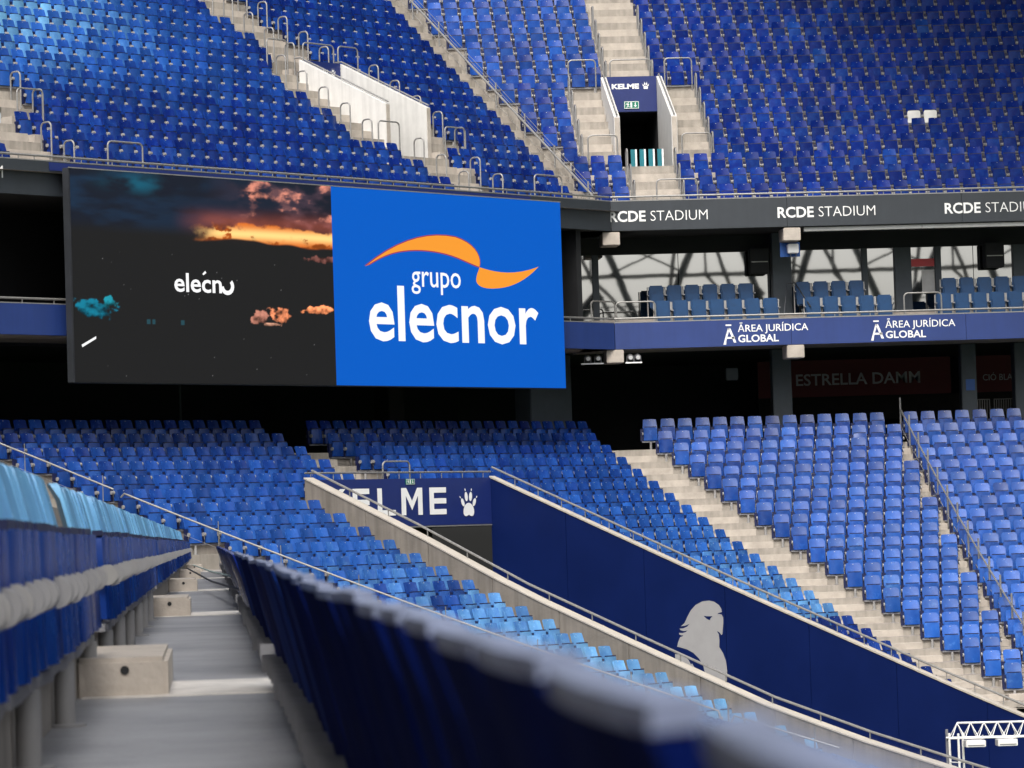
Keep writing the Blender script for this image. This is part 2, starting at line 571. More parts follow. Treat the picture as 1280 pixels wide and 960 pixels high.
# ------------------------------------------------------------------ seats
def grid_panel(w, z0, z1, y0, y1, nx, nz, bow, th, lip=0.0, inset=0.0, topcut=0.03):
    """a slightly bowed moulded panel with thickness; local x along the row, y backwards, z up; x from -w/2"""
    V, Fc = [], []
    for side in (0, 1):
        for j in range(nz + 1):
            tz = j / nz
            z = z0 + (z1 - z0) * tz
            y = y0 + (y1 - y0) * tz
            hw = w / 2 * (1 - inset * (1 - tz)) 
            if j == nz: hw -= topcut
            for i in range(nx + 1):
                tx = i / nx * 2 - 1
                yy = y + bow * (1 - tx * tx) + (th if side else 0)
                zz = z - (0.012 if (j == nz and abs(tx) > 0.8) else 0)
                if j == nz and side: yy += lip
                V.append((hw * tx, yy, zz))
    n = (nx + 1) * (nz + 1)
    for j in range(nz):
        for i in range(nx):
            a = j * (nx + 1) + i; b = a + 1; c = b + nx + 1; d = a + nx + 1
            Fc.append((a, b, c, d)); Fc.append((n + b, n + a, n + d, n + c))
    ring = [i for i in range(nx + 1)] + [j * (nx + 1) + nx for j in range(1, nz + 1)] + [nz * (nx + 1) + i for i in range(nx - 1, -1, -1)] + [j * (nx + 1) for j in range(nz - 1, 0, -1)]
    for k in range(len(ring)):
        a, b = ring[k], ring[(k + 1) % len(ring)]
        Fc.append((b, a, n + a, n + b))
    return V, Fc

CX = 0.21                                  # centre of the seat from its left corner
def seat_geo(nx=4, nz=3, seg=8, tilt=0.0, near=False):
    """parts of one tip-up seat: dict name -> (verts, faces, material index)"""
    parts = []
    V, Fc = grid_panel(0.425, 0.43, 0.88, -0.115, 0.0, nx, nz, 0.026, 0.016, lip=0.022, inset=0.06)
    parts.append(('backrest', [(x + CX, y, z) for x, y, z in V], Fc, 0))
    V, Fc = grid_panel(0.385, 0.27, 0.64, -0.165 - tilt, -0.150 + tilt * 0.6, nx, nz, -0.026, -0.03, inset=-0.02, topcut=0.015)
    parts.append(('seat_pan', [(x + CX, y, z) for x, y, z in V], Fc, 1))
    F0 = Frame((0, 0, 0), (1, 0, 0), (0, 1, 0))
    mb = MB()
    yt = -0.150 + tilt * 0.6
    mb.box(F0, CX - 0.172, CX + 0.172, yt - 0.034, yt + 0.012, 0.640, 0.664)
    parts.append(('seat_edge', mb.v, mb.f, 5))  # dark lip added in place of the shadow gap above the pan
    for sx in (-0.226, 0.226):
        mb = MB()
        mb.tube([(CX + sx - 0.014, -0.20, 0.465), (CX + sx + 0.014, -0.20, 0.465)], 0.046, seg)
        parts.append(('hinge', mb.v, mb.f, 2))
    mb = MB()
    F0 = Frame((0, 0, 0), (1, 0, 0), (0, 1, 0))
    for sx in (-0.232, 0.226):
        mb.box(F0, CX + sx - 0.006, CX + sx + 0.006, -0.20, -0.02, 0.43, 0.50)
    mb.box(F0, -0.04, 0.46, -0.185, -0.135, 0.215, 0.25)
    parts.append(('bracket', mb.v, mb.f, 3))
    mb = MB()
    mb.box(F0, CX - 0.285, CX - 0.200, -0.150, -0.085, 0.25, 0.60)
    parts.append(('side_shell', mb.v, mb.f, 5))
    mb = MB()
    mb.tube([(CX, -0.165, 0.0), (CX, -0.165, 0.217)], 0.035, 10 if near else 6)
    mb.tube([(CX, -0.165, 0.0), (CX, -0.165, 0.012)], 0.07, 10 if near else 6)
    parts.append(('post', mb.v, mb.f, 2))
    mb = MB()
    mb.box(F0, CX - 0.014, CX + 0.014, -0.002 + 0.019, 0.024, 0.834, 0.855)
    parts.append(('number_plate', mb.v, mb.f, 4))
    return parts

CAM = (cam_o.matrix_world.inverted())
def project(p):
    q = CAM @ Vector(p)
    if q.z > -0.3: return None
    return 640 + FPX * q.x / -q.z, 480 - FPX * q.y / -q.z, -q.z

seats = []      # dicts: origin, R, B, bleach back, bleach pan, block, row, index
def add_seat(F, x, w, z, bb, bp, block, row, idx, B=None):
    seats.append(dict(o=F(x, w, z), R=F.R.copy(), B=-F.F, bb=bb, bp=bp, block=block, row=row, idx=idx))

def cl(v): return max(0.0, min(1.0, v))
# lower corner, left and right of the stairs
for r in range(0, NR):
    w, z = r * PL, fl_low(r)
    _, xl, t_la, _, t_be, x_be, ye = low_line(r, 0)
    # left part
    end = 1.95 if r < 5 else -1.0
    t0 = t_la + (1.0 if r < 12 else 0.25)
    n = int((end - t0) / 0.5)
    for j in range(n):
        t = end - 0.46 - j * 0.5
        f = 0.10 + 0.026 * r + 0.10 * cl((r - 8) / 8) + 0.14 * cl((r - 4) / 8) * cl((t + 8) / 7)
        if r in (12, 13) and random.random() < 0.12: f -= 0.35
        add_seat(FA, t, w, z, f, f + 0.08, 'corner left', r, j)
    start = 3.42 if r < 5 else VR + 0.18
    t = start; j = 0
    tend = t_be - 0.05 if r else t_be + 0.2
    n = int((tend - start + 0.05) / 0.5)
    for j in range(n):
        t = tend - 0.44 - j * 0.5
        if t < start - 0.02: continue
        f = 0.08 + 0.026 * r + 0.16 * cl((r - 5) / 7)
        if r >= 16: f = 0.03
        add_seat(FA, t, w, z, f, f + 0.10, 'corner right', r, j)
    # end stand, left of the narrow aisle
    x = 12.2794 + r * 0.3342; j = 0
    while x + 0.47 <= 19.6:
        f = 0.22 + 0.011 * r + (0.08 if random.random() < 0.08 else 0)
        add_seat(FE, x, w, z, f, f - 0.02, 'end stand', r, j)
        x += 0.5; j += 1
    x = 19.74; j = 0
    while x < 30:
        f = 0.24 + 0.010 * r
        add_seat(FE, x, w, z, f, f - 0.02, 'far right', r, j)
        x += 0.5; j += 1
# upper tier
C1, C2, C3 = 12.925, 10.33, -5.5
def gap_ok(x0, x1, k, c):
    """True when a seat from x0 to x1 in row k keeps clear of the stairs and vomitory centred on c"""
    h = 2.0 if 3 <= k <= 7 else 0.76
    return x1 <= c - h + 0.03 or x0 >= c + h - 0.03
for k in range(0, 17):
    w, z = -k * PU, fl_up(k)
    t_m = mitre_t(YU - w, w, FUA)
    xm = FUA(t_m, w, 0).x
    x = 13.70 if not 3 <= k <= 7 else 14.90
    j = 0
    while x < 30:
        f = 0.0 + (0.18 if random.random() < 0.006 else 0)
        add_seat(FUE, x, w, z, f, f + 0.03, 'white' if k == 5 and j in (12, 13) else 'upper right', k, j)
        x += 0.5; j += 1
    x = (12.15 if not 3 <= k <= 7 else 10.95) - 0.44
    j = 0
    while x > xm + 0.12:
        f = 0.05 + 0.12 * cl((k - 4) / 8)
        add_seat(FUE, x, w, z, f, f + 0.07, 'upper middle', k, j)
        x -= 0.5; j += 1
    # corner
    x = t_m - 0.75 - 0.44; j = 0
    while x > -13:
        if gap_ok(x, x + 0.44, k, C2) and gap_ok(x, x + 0.44, k, C3):
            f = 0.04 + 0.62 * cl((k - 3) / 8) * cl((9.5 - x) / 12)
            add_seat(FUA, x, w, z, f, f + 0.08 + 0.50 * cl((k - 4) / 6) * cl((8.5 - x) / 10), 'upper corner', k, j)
        x -= 0.5; j += 1
# side stand
def in_aisle(y0, y1): return any(y1 > a and y0 < b for a, b in L_AISLE)
for r in range(8, NR):
    xw = (r - 8) * PL + (0.034 if r > 8 else 0)
    _, xl, t_la, y_la, *_ = low_line(r, 0)
    y = 1.15 if r == 9 else (6.2 if r == 8 else 22.0)
    y = 15.4 - 0.5 * math.ceil((15.4 - y) / 0.5) if r < 10 else y
    j = 0
    for b in [( -50, 15.45)] + [(L_AISLE[i][1], L_AISLE[i + 1][0]) for i in range(4)] + [(81.9, 200)]:
        yy = b[1] - 0.5
        lst = []
        lo = max(b[0], y)
        if b[1] > 100: yy = y_la - 1.6
        while yy >= lo - 0.01:
            lst.append(yy); yy -= 0.5
        for k2, yv in enumerate(lst):
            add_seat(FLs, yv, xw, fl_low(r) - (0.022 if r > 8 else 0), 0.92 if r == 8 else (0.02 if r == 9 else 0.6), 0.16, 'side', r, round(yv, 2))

# the ones that show largest stay individual
def score(s):
    c = s['o'] + s['R'] * CX + Vector((0, 0, 0.55))
    q = project(c)
    if q is None: return -1
    u, v, d = q
    if s['block'] == 'white': return 5000
    if s['block'] == 'side':
        if s['row'] == 8: return 1000 - d if 6 < d < 30 else -1
        if s['row'] == 9: return 1000 - d if d < 26 else -1
        return -1
    if not (-8 < u < 1290 and -5 < v < 965): return -1
    return FPX / d * abs(s['R'].dot(rt))
order = sorted(range(len(seats)), key=lambda i: -score(seats[i]))
indiv = set(i for i in order[:290] if score(seats[i]) > 0)

GLOSS = {'upper right': 0.10, 'white': 0.10, 'upper middle': 0.16, 'upper corner': 0.35, 'corner left': 0.5, 'corner right': 0.38, 'end stand': 0.42, 'far right': 0.5, 'side': 0.12}
near_parts = seat_geo(8, 6, 14, 0.0, True)
pm = {}
for nm, V, Fc, mi in near_parts:
    me = bpy.data.meshes.new(nm)
    me.from_pydata(V, [], Fc)
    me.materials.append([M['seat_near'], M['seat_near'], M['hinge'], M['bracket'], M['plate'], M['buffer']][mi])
    bm = bmesh.new(); bm.from_mesh(me); bmesh.ops.recalc_face_normals(bm, faces=bm.faces); bm.to_mesh(me); bm.free()
    me.shade_smooth()
    try: me.set_sharp_from_angle(angle=math.radians(38))
    except Exception: pass
    pm.setdefault(nm, []).append(me)

def _dull(m_):
    V_, F_ = grid_panel(0.46, 0.43, 0.88, -0.115, 0.0, 8, 6, 0.008, 0.016, lip=0.004, inset=0.04, topcut=0.012)
    q_ = bpy.data.meshes.new('backrest')
    q_.from_pydata([(x + CX, y, z) for x, y, z in V_], [], F_)
    q_.materials.append(m_)
    bm_ = bmesh.new(); bm_.from_mesh(q_); bmesh.ops.recalc_face_normals(bm_, faces=bm_.faces); bm_.to_mesh(q_); bm_.free()
    return q_
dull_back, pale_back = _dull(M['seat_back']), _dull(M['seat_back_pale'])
_rm = MB()
for _i in range(6):
    _a, _b = CX - 0.21 + _i * 0.42 / 6, CX - 0.21 + (_i + 1) * 0.42 / 6
    _y = lambda q: 0.008 * (1 - ((q - CX) / 0.21) ** 2)
    _rm.prism([(_a, _y(_a) - 0.003, 0.886), (_b, _y(_b) - 0.003, 0.886), (_b, _y(_b) + 0.020, 0.884), (_a, _y(_a) + 0.020, 0.884)],
              [(_a, _y(_a) - 0.003, 0.874), (_b, _y(_b) - 0.003, 0.874), (_b, _y(_b) + 0.020, 0.872), (_a, _y(_a) + 0.020, 0.872)])
rim_me = _rm.mesh('top_rim', M['rim'])  # pale strip added for the sky glint on the top edge
white_pan = pm['seat_pan'][0].copy()
white_pan.materials[0] = M['white_seat']
def seat_label(s):
    r, j = s['row'], s['idx']
    if s['block'] == 'white': return ('blue seat with white folded pan, %s of the upper pair' % ('nearer the doorway' if j == 12 else 'farther from the doorway'), 'pair of white seats in the upper tier')
    if s['block'] == 'end stand':
        return 'blue seat %s in from the broad diagonal stairs, %s row from the top' % (nth(j), nth(r)), 'seats of the block right of the broad stairs'
    if s['block'] == 'far right':
        return 'blue seat %s in from the slanting posts, far block, %s row from the top' % (nth(j), nth(r)), 'seats of the block beyond the railing'
    if s['block'] == 'side':
        if r == 8:
            return 'bleached sky blue seat above the walkway, %s away from the camera' % nth(s['cnt']), 'bleached seats above the walkway'
        return 'blurred navy seat seen from behind, %s away from the camera' % nth(s['cnt']), 'seats seen from behind below the walkway'
    if s['block'] == 'corner right':
        return 'blue corner seat %s in from the broad stairs, %s row from the top' % (nth(j), nth(r)), 'seats of the corner block left of the broad stairs'
    return 'light blue corner seat %s from the concrete wall, %s row from the top' % (nth(j), nth(r)), 'seats of the corner block beside the concrete wall'
for rr in (8, 9):
    ids = sorted((i for i in indiv if seats[i]['block'] == 'side' and seats[i]['row'] == rr), key=lambda i: seats[i]['o'].y)
    for c, i in enumerate(ids): seats[i]['cnt'] = c
def jitter(s, big=1.0):
    a = rng.normal(0, 0.022) * big
    R = s['R'] * math.cos(a) + s['B'] * math.sin(a)
    B = -s['R'] * math.sin(a) + s['B'] * math.cos(a)
    return R, B, s['o'] + R * rng.normal(0, 0.004) + Vector((0, 0, rng.normal(0, 0.003)))
for i in sorted(indiv):
    s = seats[i]
    R, B, o_ = jitter(s, 0.7)
    e = bpy.data.objects.new('tip_up_seat', None)
    e.empty_display_size = 0.1
    COL.objects.link(e)
    e.matrix_world = Matrix(((R.x, B.x, 0, o_.x), (R.y, B.y, 0, o_.y), (R.z, B.z, 1, o_.z), (0, 0, 0, 1)))
    lb, gr = seat_label(s)
    tag(e, lb, 'seat', gr)
    rv = random.random()
    pidx = int(round(s['o'].y / 0.5)) if s['block'] == 'side' else s['idx']
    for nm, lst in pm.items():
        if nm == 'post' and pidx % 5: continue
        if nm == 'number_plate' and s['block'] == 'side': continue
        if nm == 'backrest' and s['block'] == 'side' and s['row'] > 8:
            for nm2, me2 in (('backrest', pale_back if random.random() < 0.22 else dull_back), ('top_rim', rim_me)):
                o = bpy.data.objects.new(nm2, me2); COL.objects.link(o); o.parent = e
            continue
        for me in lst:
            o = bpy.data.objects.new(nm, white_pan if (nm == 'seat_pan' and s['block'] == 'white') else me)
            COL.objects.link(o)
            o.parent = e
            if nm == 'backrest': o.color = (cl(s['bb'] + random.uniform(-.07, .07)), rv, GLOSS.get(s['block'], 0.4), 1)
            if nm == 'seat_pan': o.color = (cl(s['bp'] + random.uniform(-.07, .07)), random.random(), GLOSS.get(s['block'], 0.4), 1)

# all remaining seats: real geometry in one object
variants = []
for tl, wp in ((-0.012, 0), (0.0, 0), (0.0, 0), (0.014, 0), (0.0, 1), (0.055, 0)):
    Vs, Fs, Ms, Pk = [], [], [], []
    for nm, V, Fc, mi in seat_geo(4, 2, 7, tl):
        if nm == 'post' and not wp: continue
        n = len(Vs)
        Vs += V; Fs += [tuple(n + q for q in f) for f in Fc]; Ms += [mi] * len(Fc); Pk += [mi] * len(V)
    variants.append((np.array(Vs), Fs, np.array(Ms), np.array(Pk)))
allV, allL, allS, allM, allC = [], [], [], [], []
voff = 0
for i, s in enumerate(seats):
    if i in indiv: continue
    q = project(s['o'] + Vector((0, 0, 0.5)))
    if q is None or not (-120 < q[0] < 1400 and -90 < q[1] < 1050): continue
    Vs, Fs, Ms, Pk = variants[4 if (s['block'] != 'side' and s['idx'] % 5 == 0) else (5 if rng.random() < 0.02 else rng.integers(0, 4))]
    R, B, o_ = jitter(s)
    W = np.array(o_) + Vs[:, :1] * np.array(R) + Vs[:, 1:2] * np.array(B) + Vs[:, 2:3] * np.array((0, 0, 1))
    allV.append(W)
    for f in Fs: allL.extend([q_ + voff for q_ in f]); allS.append(len(f))
    allM.append(Ms)
    c = np.zeros((len(Vs), 4), dtype=np.float32); c[:, 3] = 1
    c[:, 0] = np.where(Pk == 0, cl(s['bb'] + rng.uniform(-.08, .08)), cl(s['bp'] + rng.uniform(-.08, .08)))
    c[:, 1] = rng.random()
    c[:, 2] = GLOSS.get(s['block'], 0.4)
    allC.append(c)
    voff += len(Vs)
V = np.concatenate(allV).astype(np.float32); L = np.array(allL, dtype=np.int32); S_ = np.array(allS, dtype=np.int32)
me = bpy.data.meshes.new('seat_ranks')
me.vertices.add(len(V)); me.vertices.foreach_set('co', V.ravel())
me.loops.add(len(L)); me.loops.foreach_set('vertex_index', L)
me.polygons.add(len(S_)); me.polygons.foreach_set('loop_start', np.concatenate(([0], np.cumsum(S_)[:-1])).astype(np.int32))
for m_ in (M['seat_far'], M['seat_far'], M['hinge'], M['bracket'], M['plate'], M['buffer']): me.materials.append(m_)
me.update(calc_edges=True)
me.polygons.foreach_set('material_index', np.concatenate(allM).astype(np.int32))
att = me.attributes.new('bleach', 'FLOAT_COLOR', 'POINT')
att.data.foreach_set('color', np.concatenate(allC).ravel())
me.validate()
me.shade_smooth()
try: me.set_sharp_from_angle(angle=math.radians(38))
except Exception: pass
so = bpy.data.objects.new('seat_ranks', me)
COL.objects.link(so)
tag(so, 'ranks of blue tip-up seats filling both tiers of the corner and end stand', 'seats', None, 'stuff')
print('seats', len(seats), 'individual', len(indiv), 'verts', len(V))
#PART2

# ------------------------------------------------------------------ upper terrace
VH = 0.92                           # half width of an upper vomitory with its walls
WF = 1.95                           # fascia plane, metres in front of the seat-top line of row 0
upt = empty('upper_terrace', kind='structure')
def up_line(k, off=RIS):
    w = -k * PU - off
    t = mitre_t(YU - w, w, FUA)
    return w, t, FUA(t, w, 0).x
tF = mitre_t(YC - WF, WF, FA)
for k in range(0, 17):
    z = fl_up(k); zb = fl_up(k + 1)
    w, t_m, x_m = up_line(k)
    if k == 0: w2, t_m2, x_m2 = WF - 0.05, mitre_t(YU - (WF - 0.05), WF - 0.05, FUA), 0
    else: w2, t_m2, _ = up_line(k - 1)
    x_m2 = FUA(t_m2, w2, 0).x
    mb = MB()
    holes = 3 <= k <= 7
    def strip(F, a, b, a2, b2):
        mb.quad([F(a, w, z), F(b, w, z), F(b, w, zb), F(a, w, zb)], 0)
        mb.quad([F(a, w, z), F(a2, w2, z), F(b2, w2, z), F(b, w, z)], 1)
    if holes:
        strip(FUA, -16, C3 - VH, -16, C3 - VH); strip(FUA, C3 + VH, C2 - VH, C3 + VH, C2 - VH)
        strip(FUA, C2 + VH, t_m, C2 + VH, t_m2)
        strip(FUE, x_m, C1 - VH, x_m2, C1 - VH); strip(FUE, C1 + VH, 46, C1 + VH, 46)
    else:
        strip(FUA, -16, t_m, -16, t_m2); strip(FUE, x_m, 46, x_m2, 46)
    mb.build('terrace_row', [M['concrete'], M['concrete_top']], upt)

def up_stairs(F, c, label):
    s = empty('stairs', F(c, 0, fl_up(0)), label, 'stairs')
    for k in range(-1, 16):
        z = fl_up(k + 0)
        wr = -k * PU - RIS
        if k == 2:
            spans = [(c - 1.98, c - VH - 0.01), (c + VH + 0.01, c + 1.98), (c - 0.74, c + 0.74)]
        elif 2 < k <= 7:
            spans = [(c - 1.98, c - VH - 0.01), (c + VH + 0.01, c + 1.98)]
        else:
            spans = [(c - 0.74, c + 0.74)]
        if k < 0: continue
        for a, b in spans:
            mb = MB().box(F, a, b, wr - 0.03, wr + 0.39, z - 0.02, z + RU / 2)
            mb.build('step', M['concrete_step'], s, bevel=0.012)
up_stairs(FUE, C1, 'pale stairs of the upper tier straight above and below the framed KELME doorway')
up_stairs(FUA, C2, 'pale stairs of the upper tier around the white-walled vomitory above the big screen')
up_stairs(FUA, C3, 'pale stairs of the upper tier above the far end of the big screen')
# mitre stairs of the upper tier
ms = empty('stairs', FUA(15, 0, fl_up(0)), 'steep bare concrete steps beside the long slanting handrail of the upper tier', 'stairs')
for k in range(0, 16):
    w, t_m, x_m = up_line(k)
    z = fl_up(k)
    mb = MB()
    a, b = t_m - 0.72, t_m - 0.02
    mb.box(FUA, a, b, w - 0.02, w + 0.40, z - 0.02, z + RU / 2)
    mb.build('step', M['concrete_step'], ms, bevel=0.012)

def hoop_pts(F, x, w, z, ln, h, along):
    rad = min(0.12, ln / 2)
    P = []
    def at(a, b): return F(x + (a if along == 'x' else 0), w + (a if along == 'w' else 0), z + b)
    P.append(at(0, 0)); P.append(at(0, h - rad))
    for i in range(1, 5):
        t = math.pi / 2 * i / 4
        P.append(at(rad - rad * math.cos(t), h - rad + rad * math.sin(t)))
    for i in range(0, 5):
        t = math.pi / 2 * i / 4
        P.append(at(ln - rad + rad * math.sin(t), h - rad + rad * math.cos(t)))
    P.append(at(ln, 0))
    return P
def hoop(F, x, w, z, ln, h, along, label, group=None, name='grab_hoop', r=0.022):
    o = MB().tube(hoop_pts(F, x, w, z, ln, h, along), r, 8).build(name, M['steel'], None, smooth=True)
    tag(o, label, 'handrail', group)
    return o

def up_hoops(F, c, side_txt, kmax=12, sides=(-1, 1)):
    for sd in sides:
        stxt = 'near' if sd < 0 else 'far'
        for k in range(0, kmax + 1):
            w = -k * PU
            z = fl_up(k)
            if 3 <= k <= 7: x = c + sd * 1.90
            else: x = c + sd * 0.70
            if k == 2 and sd > 0 and F is FUA: continue
            wf = w + 0.22
            hoop(F, x, wf, z, 0.36, 1.0, 'w', 'narrow steel hoop, %s side of the %s, %s row up' % ('left' if sd < 0 else 'right', side_txt, nth(k)), 'narrow steel hoops along the upper stairs')
up_hoops(FUE, C1, 'doorway stairs')
up_hoops(FUA, C2, 'white vomitory stairs')
up_hoops(FUA, C3, 'leftmost stairs', 6, (1,))
def wide_hoops(F, c, txt, k8=True, left=True, right=True):
    z8, w8 = fl_up(8), -8 * PU + 0.62
    if k8: 
        hoop(F, c - 0.62, w8 + 0.22, z8 - 0.02, 1.25, 1.0, 'x', 'wide steel hoop guarding the stairs right above the %s' % txt, None, 'guard_hoop')
        if left: hoop(F, c - 1.85, w8, z8 - RU, 0.82, 1.55, 'x', 'wide steel hoop in front of the end seats left of the %s' % txt, None, 'guard_hoop')
        if right: hoop(F, c + 1.05, w8, z8 - RU, 0.82, 1.55, 'x', 'wide steel hoop in front of the end seats right of the %s' % txt, None, 'guard_hoop')
    z3, w3 = fl_up(2) + 0.0, -2 * PU - RIS - 0.25
    if left: hoop(F, c - 1.75, w3, fl_up(3), 0.85, 0.95, 'x', 'wide steel hoop at the foot of the side steps left of the %s' % txt, None, 'guard_hoop')
    if right: hoop(F, c + 0.98, w3, fl_up(3), 0.85, 0.95, 'x', 'wide steel hoop at the foot of the side steps right of the %s' % txt, None, 'guard_hoop')
    hoop(F, c - 0.20 if F is FUE else c + 0.9, WF - 0.4, fl_up(0) - 0.05, 1.15, 0.95, 'x', 'wide steel hoop on the front edge below the %s' % txt, None, 'guard_hoop')
wide_hoops(FUE, C1, 'KELME doorway')
wide_hoops(FUA, C2, 'white-walled vomitory')
wide_hoops(FUA, C3, 'leftmost upper stairs', False, False, True)

def vomitory(F, c, label, sign_label, kel=True):
    g = empty('vomitory_walls', F(c, -4, fl_up(3)), label, 'wall')
    wf, wb = -2.20, -5.47
    zf = fl_up(8) + 0.22 - 0.0
    zlow = fl_up(3) + 1.52
    ztop = fl_up(8) + 0.46
    for sd in (-1, 1):
        xa, xb = c + sd * (VH - 0.17), c + sd * VH
        if xa > xb: xa, xb = xb, xa
        z0 = fl_up(2) - 0.05
        bot = [F(xa, wf, z0), F(xb, wf, z0), F(xb, wb, z0), F(xa, wb, z0)]
        top = [F(xa, wf, zlow), F(xb, wf, zlow), F(xb, wb, ztop), F(xa, wb, ztop)]
        MB().prism(top, bot).build('side_wall', M['white'], g, bevel=0.01)
        # steel capping rail along the sloping top
        xm = (xa + xb) / 2
        mb = MB().tube([F(xm, wf + 0.02, zlow + 0.06), F(xm, wb, ztop + 0.06), F(xm, wb - 0.25, ztop + 0.06)], 0.022, 8)
        mb.build('top_rail', M['steel'], g, smooth=True)
        MB().box(F, xm - 0.07, xm + 0.07, wf - 0.06, wf + 0.012, z0 + 0.02, zlow - 0.02).build('end_post', M['concrete_step'], g)
    # passage lining
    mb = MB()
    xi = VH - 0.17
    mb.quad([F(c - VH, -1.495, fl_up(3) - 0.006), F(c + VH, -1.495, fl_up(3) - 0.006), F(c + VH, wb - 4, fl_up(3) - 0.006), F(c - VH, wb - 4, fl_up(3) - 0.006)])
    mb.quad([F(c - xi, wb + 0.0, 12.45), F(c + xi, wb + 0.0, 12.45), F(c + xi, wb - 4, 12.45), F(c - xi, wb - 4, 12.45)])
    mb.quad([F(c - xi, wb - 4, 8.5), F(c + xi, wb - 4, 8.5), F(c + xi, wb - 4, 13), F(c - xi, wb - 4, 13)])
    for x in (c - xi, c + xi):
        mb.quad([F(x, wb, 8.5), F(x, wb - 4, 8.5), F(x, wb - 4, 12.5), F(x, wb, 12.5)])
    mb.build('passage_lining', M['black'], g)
    s = MB().box(F, c - xi + 0.003, c + xi - 0.003, wb - 0.08, wb + 0.04, 12.46, ztop + 0.0).build('vomitory_sign', M['sign_navy'], None, bevel=0.01)
    tag(s, sign_label, 'sign')
    text_on('lettering', 'KELME', F, c - 0.60, wb + 0.04, 13.16, 0.145, M['letter'], s, bold=0.045, width=0.82)
    paw(F, c + 0.42, wb + 0.046, 13.23, 0.105, s)
    e = MB().box(F, c - 0.25, c + 0.20, wb + 0.045, wb + 0.06, 12.55, 12.78).build('exit_plate', M['green'], s)
    exit_marks(F, c - 0.25, wb + 0.062, 12.55, 0.45, 0.23, s)
    return g

def paw(F, x, w, z, h, parent, M_='letter'):
    """paw print, h = half height"""
    pl = lambda a, b, c_: F(x + a * h, w + c_, z + b * h)
    rings = [bez([((-0.62, -0.62), (-0.62, -0.95), (-0.30, -1.0), (-0.12, -0.88)), ((-0.12, -0.88), (-0.04, -0.83), (0.04, -0.83), (0.12, -0.88)),
                  ((0.12, -0.88), (0.30, -1.0), (0.62, -0.95), (0.62, -0.62)), ((0.62, -0.62), (0.62, -0.2), (0.32, 0.08), (0, 0.08)),
                  ((0, 0.08), (-0.32, 0.08), (-0.62, -0.2), (-0.62, -0.62))], 6),
             ell(-0.25, 0.56, 0.18, 0.36, 0.12), ell(0.25, 0.56, 0.18, 0.36, -0.12),
             ell(-0.66, 0.12, 0.17, 0.33, 0.42), ell(0.66, 0.12, 0.17, 0.33, -0.42),
             ell(-0.36, 1.08, 0.05, 0.11, 0.2, 8), ell(0.36, 1.08, 0.05, 0.11, -0.2, 8),
             ell(-0.95, 0.52, 0.05, 0.10, 0.6, 8), ell(0.95, 0.52, 0.05, 0.10, -0.6, 8)]
    return poly_on('paw_emblem', rings, pl, M[M_], parent)

def exit_marks(F, x, w, z, wd, ht, parent):
    pl = lambda a, b, c_: F(x + a * wd, w + c_, z + b * ht)
    rings = [[(0.02, 0.04), (0.98, 0.04), (0.98, 0.10), (0.02, 0.10)], [(0.02, 0.90), (0.98, 0.90), (0.98, 0.96), (0.02, 0.96)],
             [(0.02, 0.10), (0.05, 0.10), (0.05, 0.90), (0.02, 0.90)], [(0.95, 0.10), (0.98, 0.10), (0.98, 0.90), (0.95, 0.90)],
             [(0.42, 0.16), (0.54, 0.16), (0.54, 0.84), (0.42, 0.84)],
             [(0.16, 0.20), (0.24, 0.42), (0.20, 0.60), (0.14, 0.52), (0.11, 0.56), (0.20, 0.72), (0.30, 0.66), (0.36, 0.52), (0.33, 0.50), (0.29, 0.58), (0.29, 0.42), (0.38, 0.22), (0.33, 0.20), (0.26, 0.36), (0.21, 0.18)],
             ell(0.28, 0.79, 0.035, 0.07, 0, 8),
             [(0.72, 0.82), (0.72, 0.45), (0.64, 0.45), (0.75, 0.20), (0.86, 0.45), (0.78, 0.45), (0.78, 0.82)]]
    return poly_on('pictogram', rings, pl, M['letter'], parent)

vomitory(FUE, C1, 'white side walls framing the dark doorway of the upper end-stand tier', 'navy KELME sign with green exit plate over the framed upper doorway')
vomitory(FUA, C2, 'tall white sloping walls of the vomitory above the big screen', 'navy sign half hidden between the white sloping walls above the big screen')
# teal and white striped board standing in the doorway
bd = empty('striped_board', FUE(C1, -2.4, fl_up(3) - 0.2), 'low teal board with white upright stripes standing in the framed upper doorway', 'board')
for i in range(9):
    x0 = C1 - 0.56 + i * 0.13
    MB().box(FUE, x0, x0 + (0.05 if i % 2 == 0 else 0.13) + (0.0 if i % 2 == 0 else -0.001), -2.55, -2.53 + (0.01 if i % 2 == 0 else 0), fl_up(3) + 0.02, fl_up(3) + 0.60).build('stripe' if i % 2 == 0 else 'panel', M['letter'] if i % 2 == 0 else M['teal'], bd)
# two white seats among the blue
for i, x in enumerate((21.0, 21.5)):
    pass

# long handrail on the upper mitre
def mitre_up(y): 
    w = YU - y
    t = mitre_t(y, w, FUA)
    return FUA(t, w, 0)
hr = empty('stair_handrail', (10.9, 106, 8.9), 'long steel handrail slanting down the upper tier to the charcoal fascia', 'handrail')
A_, B_ = Vector((11.08, 105.83, 9.40)), Vector((6.66, 116.61, 16.65))
D_ = B_ - A_
MB().tube([A_, A_ + D_ * 1.15], 0.035, 10).build('top_rail', M['steel'], hr, smooth=True)
for f in (0.03, 0.20, 0.355, 0.51, 0.675, 0.83, 0.985):
    p = A_ + D_ * f
    MB().tube([p + Vector((0, 0, -0.95)), p + Vector((0, 0, 0.28))], 0.026, 8).build('post', M['steel'], hr, smooth=True)
for dzz in (0.25, 0.12, -0.35, -0.6):
    MB().tube([A_ + Vector((0, 0, dzz)), A_ + D_ * 1.1 + Vector((0, 0, dzz))], 0.007, 5).build('wire', M['steel'], hr)

